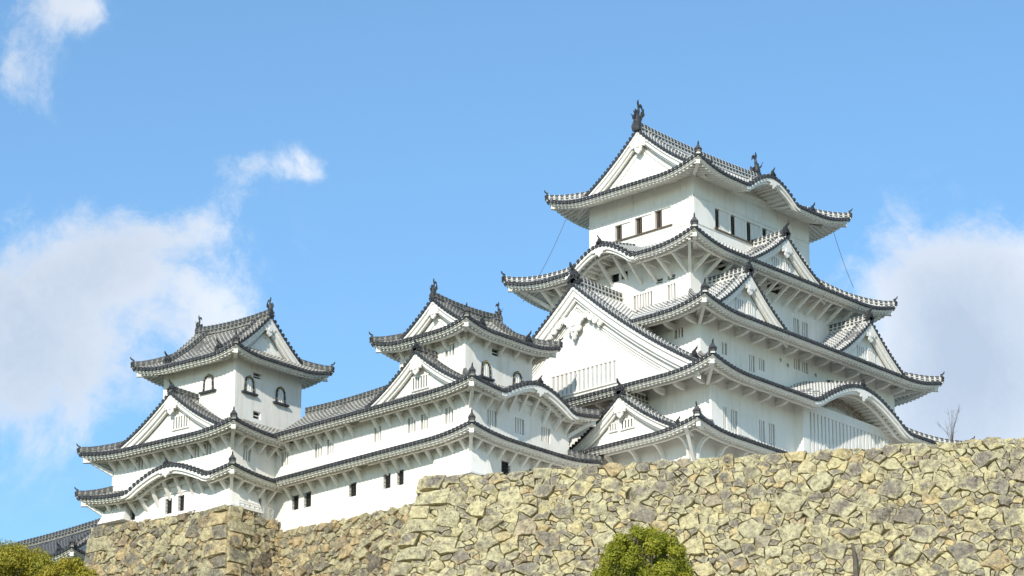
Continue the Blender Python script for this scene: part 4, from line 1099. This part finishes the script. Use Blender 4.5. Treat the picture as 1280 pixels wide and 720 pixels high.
    for i in range(k + 1):
        u = L * i / k; t = topf(u) - .45
        core.append((P(u, zt - t, -.22), P(u * (1 + (bl + br) * drop / L) - bl * drop, drop, -.22), P(u, zt - t, -.22) - o * back))
    for i in range(k):
        for q in ([core[i][0], core[i + 1][0], core[i + 1][1], core[i][1]], [core[i][0], core[i][2], core[i + 1][2], core[i + 1][0]]):
            b = len(me_v); me_v += q; me_f.append((b, b + 1, b + 2, b + 3)); tone += [(.5, .5, 0, 1)] * 4
    me = bpy.data.meshes.new(name); me.from_pydata([tuple(p - root) for p in me_v], [], me_f)
    me.materials.append(M[mat]); me.materials.append(M['mortar'])
    me.polygons.foreach_set('material_index', [0] * nstone + [1] * (len(me_f) - nstone))
    ca = me.color_attributes.new('tone', 'FLOAT_COLOR', 'POINT'); ca.data.foreach_set('color', [c for t in tone for c in t])
    me.update(); ob = bpy.data.objects.new(name, me); col.objects.link(ob); ob.location = root
    if label: tag(ob, label, cat)
    if parent is not None: ob.parent = parent; ob.matrix_parent_inverse = parent.matrix_world.inverted()
    return ob
# long terrace wall in the foreground: its top line runs from the corner at the left up to the right edge
A_ = V((149.48, 143.52, 0)); B_ = V((168.5, 108.3, 0)); d_ = (B_ - A_).normalized()
Lf = (B_ - A_).length
wn = lambda u: .16 * noise.noise(V((u * .45, 2, 0)))
stone_wall('stone_wall', 'long battered stone terrace wall of yellow lichened boulders running across the front right', A_, A_ + d_ * (Lf + 12), 60.75, 14.5, .24, 'stone', 11,
           topz=lambda u: 60.75 + wn(u) + (.0 if u < 10 else 0), quoinA=True, endA=.28)
ob = stone_wall('stone_wall', 'shadowed return face of the front stone terrace wall, going back from its left corner', A_ + V((12.8, 9.0, 0)), A_, 60.7, 14.5, .24, 'stone', 12, quoinB=True, endB=.2)
# base under the left tower: left face, right face, base under the corridor
stone_wall('stone_base', 'stone base under the left white tower, its face towards the lower left of the photo', skew(V((157.1, 185.1, 0))), V((157.0, 171.0, 0)), 65.55, 11, .24, 'stone_old', 21, big=.72,
           topz=lambda u: 65.95 - .04 * u + .13 * noise.noise(V((u * .9, 5, 0))), quoinB=True, endB=.24, endA=.02, quoinA=True, cat='stone base')
stone_wall('stone_base', 'short right-hand face of the stone base below the bell-windowed tower', V((157.0, 171.0, 0)), V((162.4, 171.0, 0)), 65.4, 11, .24, 'stone_old', 22, big=.72,
           topz=lambda u: 65.5 - .28 * (u > 2.9) + .08 * noise.noise(V((u * .9, 8, 0))), quoinA=True, endA=.24, cat='stone base')
stone_wall('stone_base', 'brown and orange stone base under the long white corridor', V((162.15, 171.2, 0)), V((162.15, 150.9, 0)), 64.35, 10.5, .24, 'stone_old', 23, big=.70,
           topz=lambda u: 64.45 - .035 * u + .10 * noise.noise(V((u * .9, 1, 0))), cat='stone base')
stone_wall('stone_base', 'low stone base at the foot of the tall keep, behind the terrace wall', V((176.2, 141.7, 0)), V((207.6, 141.7, 0)), 62.6, 3, .2, 'stone', 24, big=.9, cat='stone base')

# ================================================================== trees
def mat_leaf(name, a, b_, c):
    m, nt, b = new_mat(name)
    at = nt.nodes.new('ShaderNodeAttribute'); at.attribute_name = 'tone'; r = ramp(nt, [(0, a), (.5, b_), (1, c)])
    nt.links.new(at.outputs['Fac'], r.inputs[0]); nt.links.new(r.outputs[0], b.inputs['Base Color']); b.inputs['Roughness'].default_value = .55
    tr = nt.nodes.new('ShaderNodeBsdfTranslucent'); nt.links.new(r.outputs[0], tr.inputs[0]); mx = nt.nodes.new('ShaderNodeMixShader'); mx.inputs[0].default_value = .35
    nt.links.new(b.outputs[0], mx.inputs[1]); nt.links.new(tr.outputs[0], mx.inputs[2]); nt.links.new(mx.outputs[0], nt.nodes['Material Output'].inputs[0])
    return m
M['leaf_a'] = mat_leaf('yellow_green_leaves', (.17, .20, .015), (.38, .38, .03), (.58, .54, .06))
M['leaf_b'] = mat_leaf('olive_and_rust_leaves', (.20, .21, .02), (.44, .40, .04), (.60, .43, .07))
M['bark'] = mat_flat('grey_brown_bark', (.09, .07, .05), (.17, .14, .11), 3, .9, .03)
def tree(base, label, top, rad, nl, lm, seed, group=None, lumps=80, name='leafy_tree'):
    rnd = random.Random(seed); base = V(base); T_ = thing(name, label, 'tree', base, group); H = top - base.z
    cz = top - rad * 1.15
    mb = MB(); lim = []
    mb.tube([base, base + V((.15, .05, H * .25)), base + V((-.05, .1, H * .5)), V((base.x, base.y, top - rad * .7))], [.34, .27, .2, .07], 8)
    cl = []
    for i in range(lumps):
        t = ((i + .5) / lumps) ** 1.25; a = i * 2.39996 + rnd.uniform(-.4, .4); lr = rnd.uniform(.34, .72) * rad / 3.2
        zz = top - lr - t * rad * 1.9 + rnd.uniform(-.25, .1); rr = (rad - lr * .8) * math.sqrt(max(0, 1 - (1 - min(1, t * 1.9)) ** 2)) * rnd.uniform(.86, 1.06)
        c = V((base.x + rr * math.cos(a), base.y + rr * math.sin(a), zz)); cl.append((c, lr))
        s = V((base.x, base.y, cz - rad * rnd.uniform(.2, .8))); mb.tube([s, (s + c) / 2 + V((0, 0, -.2)), c], [.10, .06, .02], 5)
    cl.append((V((base.x, base.y, cz)), rad * .75)); cl.append((V((base.x, base.y, cz - rad * .8)), rad * .7))
    mb.build('trunk', M['bark'], T_)
    vs = []; fs = []; tn = []
    w = [r ** 2 for _, r in cl]; tot = sum(w)
    for (c, r), k in zip(cl, w):
        ct = rnd.uniform(-.18, .18)
        for _ in range(int(nl * k / tot)):
            d = V((rnd.gauss(0, 1), rnd.gauss(0, 1), rnd.gauss(0, 1) * .9)).normalized(); rr = r * (rnd.uniform(0, 1) ** .4)
            rr *= 1 + .35 * noise.noise(d * 2.2 + c)
            p = c + d * rr; s = rnd.uniform(.05, .095)
            n_ = (d + V((rnd.uniform(-.8, .8), rnd.uniform(-.8, .8), rnd.uniform(-.2, 1)))).normalized(); t = n_.orthogonal().normalized()
            t = (t * math.cos(k) + n_.cross(t) * math.sin(rnd.uniform(0, 6))).normalized(); q = n_.cross(t)
            b = len(vs); vs += [tuple(p - base - t * s), tuple(p - base + q * s * .5 + n_ * s * .15), tuple(p - base + t * s * 1.1), tuple(p - base - q * s * .5 + n_ * s * .15)]
            fs.append((b, b + 1, b + 2, b + 3)); tt = min(1, max(0, rnd.gauss(.5, .2) + ct)); tn += [tt] * 4
    me = bpy.data.meshes.new('foliage'); me.from_pydata(vs, [], fs); me.materials.append(lm)
    ca = me.color_attributes.new('tone', 'FLOAT_COLOR', 'POINT'); ca.data.foreach_set('color', [x for t in tn for x in (t, t, t, 1)])
    me.update(); o = bpy.data.objects.new('foliage', me); col.objects.link(o); o.parent = T_
    return T_
tree((132.56, 110.41, 43.87), 'round yellow-green leafy tree top in front of the stone wall at bottom centre', 48.06, 3.10, 90000, M['leaf_a'], 3)
tree((110.47, 138.07, 44.39), 'olive and rust leafy tree top cut off by the bottom left corner of the photo', 47.77, 4.60, 130000, M['leaf_b'], 4, 'trees at the bottom left')
tree((110.37, 132.86, 43.51), 'smaller rust-tinged tree top just right of the one in the bottom left corner', 45.88, 2.60, 50000, M['leaf_b'], 6, 'trees at the bottom left')
mb = MB()
for i in range(8): mb.bar((157.9 + i * .5, 170.75, 65.2), (157.9 + i * .5, 170.75, 66.0), (1, 0, 0), (0, 1, 0), .04, .04)
for z in (65.6, 65.98): mb.bar((157.9, 170.74, z), (161.4, 170.74, z), (0, 0, 1), (0, 1, 0), .04, .05)
tag(mb.build('metal_railing', M['tile_pale'], origin=(159.6, 170.75, 65.2)), 'small pale railing on the edge of the stone base below the bell-windowed tower', 'railing')
# bare dead stem against the wall
mb = MB(); b = V((161.04, 116.61, 46.04))
mb.tube([b, b + V((.05, -.1, 2.6)), b + V((-.02, -.05, 5.0)), b + V((.02, 0, 6.7)), b + V((-.10, .08, 7.6))], [.24, .22, .19, .16, .10], 7)
mb.tube([b + V((0, 0, 4.4)), b + V((.3, -.4, 5.2)), b + V((.35, -.5, 5.8))], [.06, .04, .02], 5)
tag(mb.build('dead_tree', M['bark'], origin=b), 'thin bare dead trunk standing against the front stone wall', 'dead tree')
# twiggy bush above the wall, by the right end of the keep
rnd = random.Random(5); b = V((167.00, 112.84, 60.70)); mb = MB()
for i in range(9):
    a = rnd.uniform(0, 6.28); h = rnd.uniform(1.0, 2.6); l = rnd.uniform(.2, 1.2); e_ = b + V((math.cos(a) * l, math.sin(a) * l, h))
    mb.tube([b, b + V((math.cos(a) * l * .3, math.sin(a) * l * .3, h * .5)), e_], [.02, .013, .006], 4)
    for k in range(4): q = b.lerp(e_, rnd.uniform(.4, .95)); mb.tube([q, q + V((rnd.uniform(-.35, .35), rnd.uniform(-.35, .35), rnd.uniform(.1, .5)))], [.009, .004], 3)
tag(mb.build('bare_shrub', M['bark'], origin=b), 'leafless twiggy shrub on top of the stone wall at the right end of the keep', 'shrub')
# lightning conductor cables
def cable(a, b, sag, label):
    a = V(a); b = V(b); mb = MB(); pts = [a.lerp(b, i / 12) - UP * sag * math.sin(math.pi * i / 12) for i in range(13)]; mb.tube(pts, .02, 4)
    tag(mb.build('cable', M['cable'], origin=a), label, 'cable')
cable((183.2, 159.9, 93.3), (178.2, 160.4, 84.5), .5, 'thin cable hanging from the left corner of the top roof of the keep')
cable((200.6, 146.2, 93.0), (203.5, 146.5, 89.0), .25, 'thin cable hanging from the right corner of the top roof of the keep')
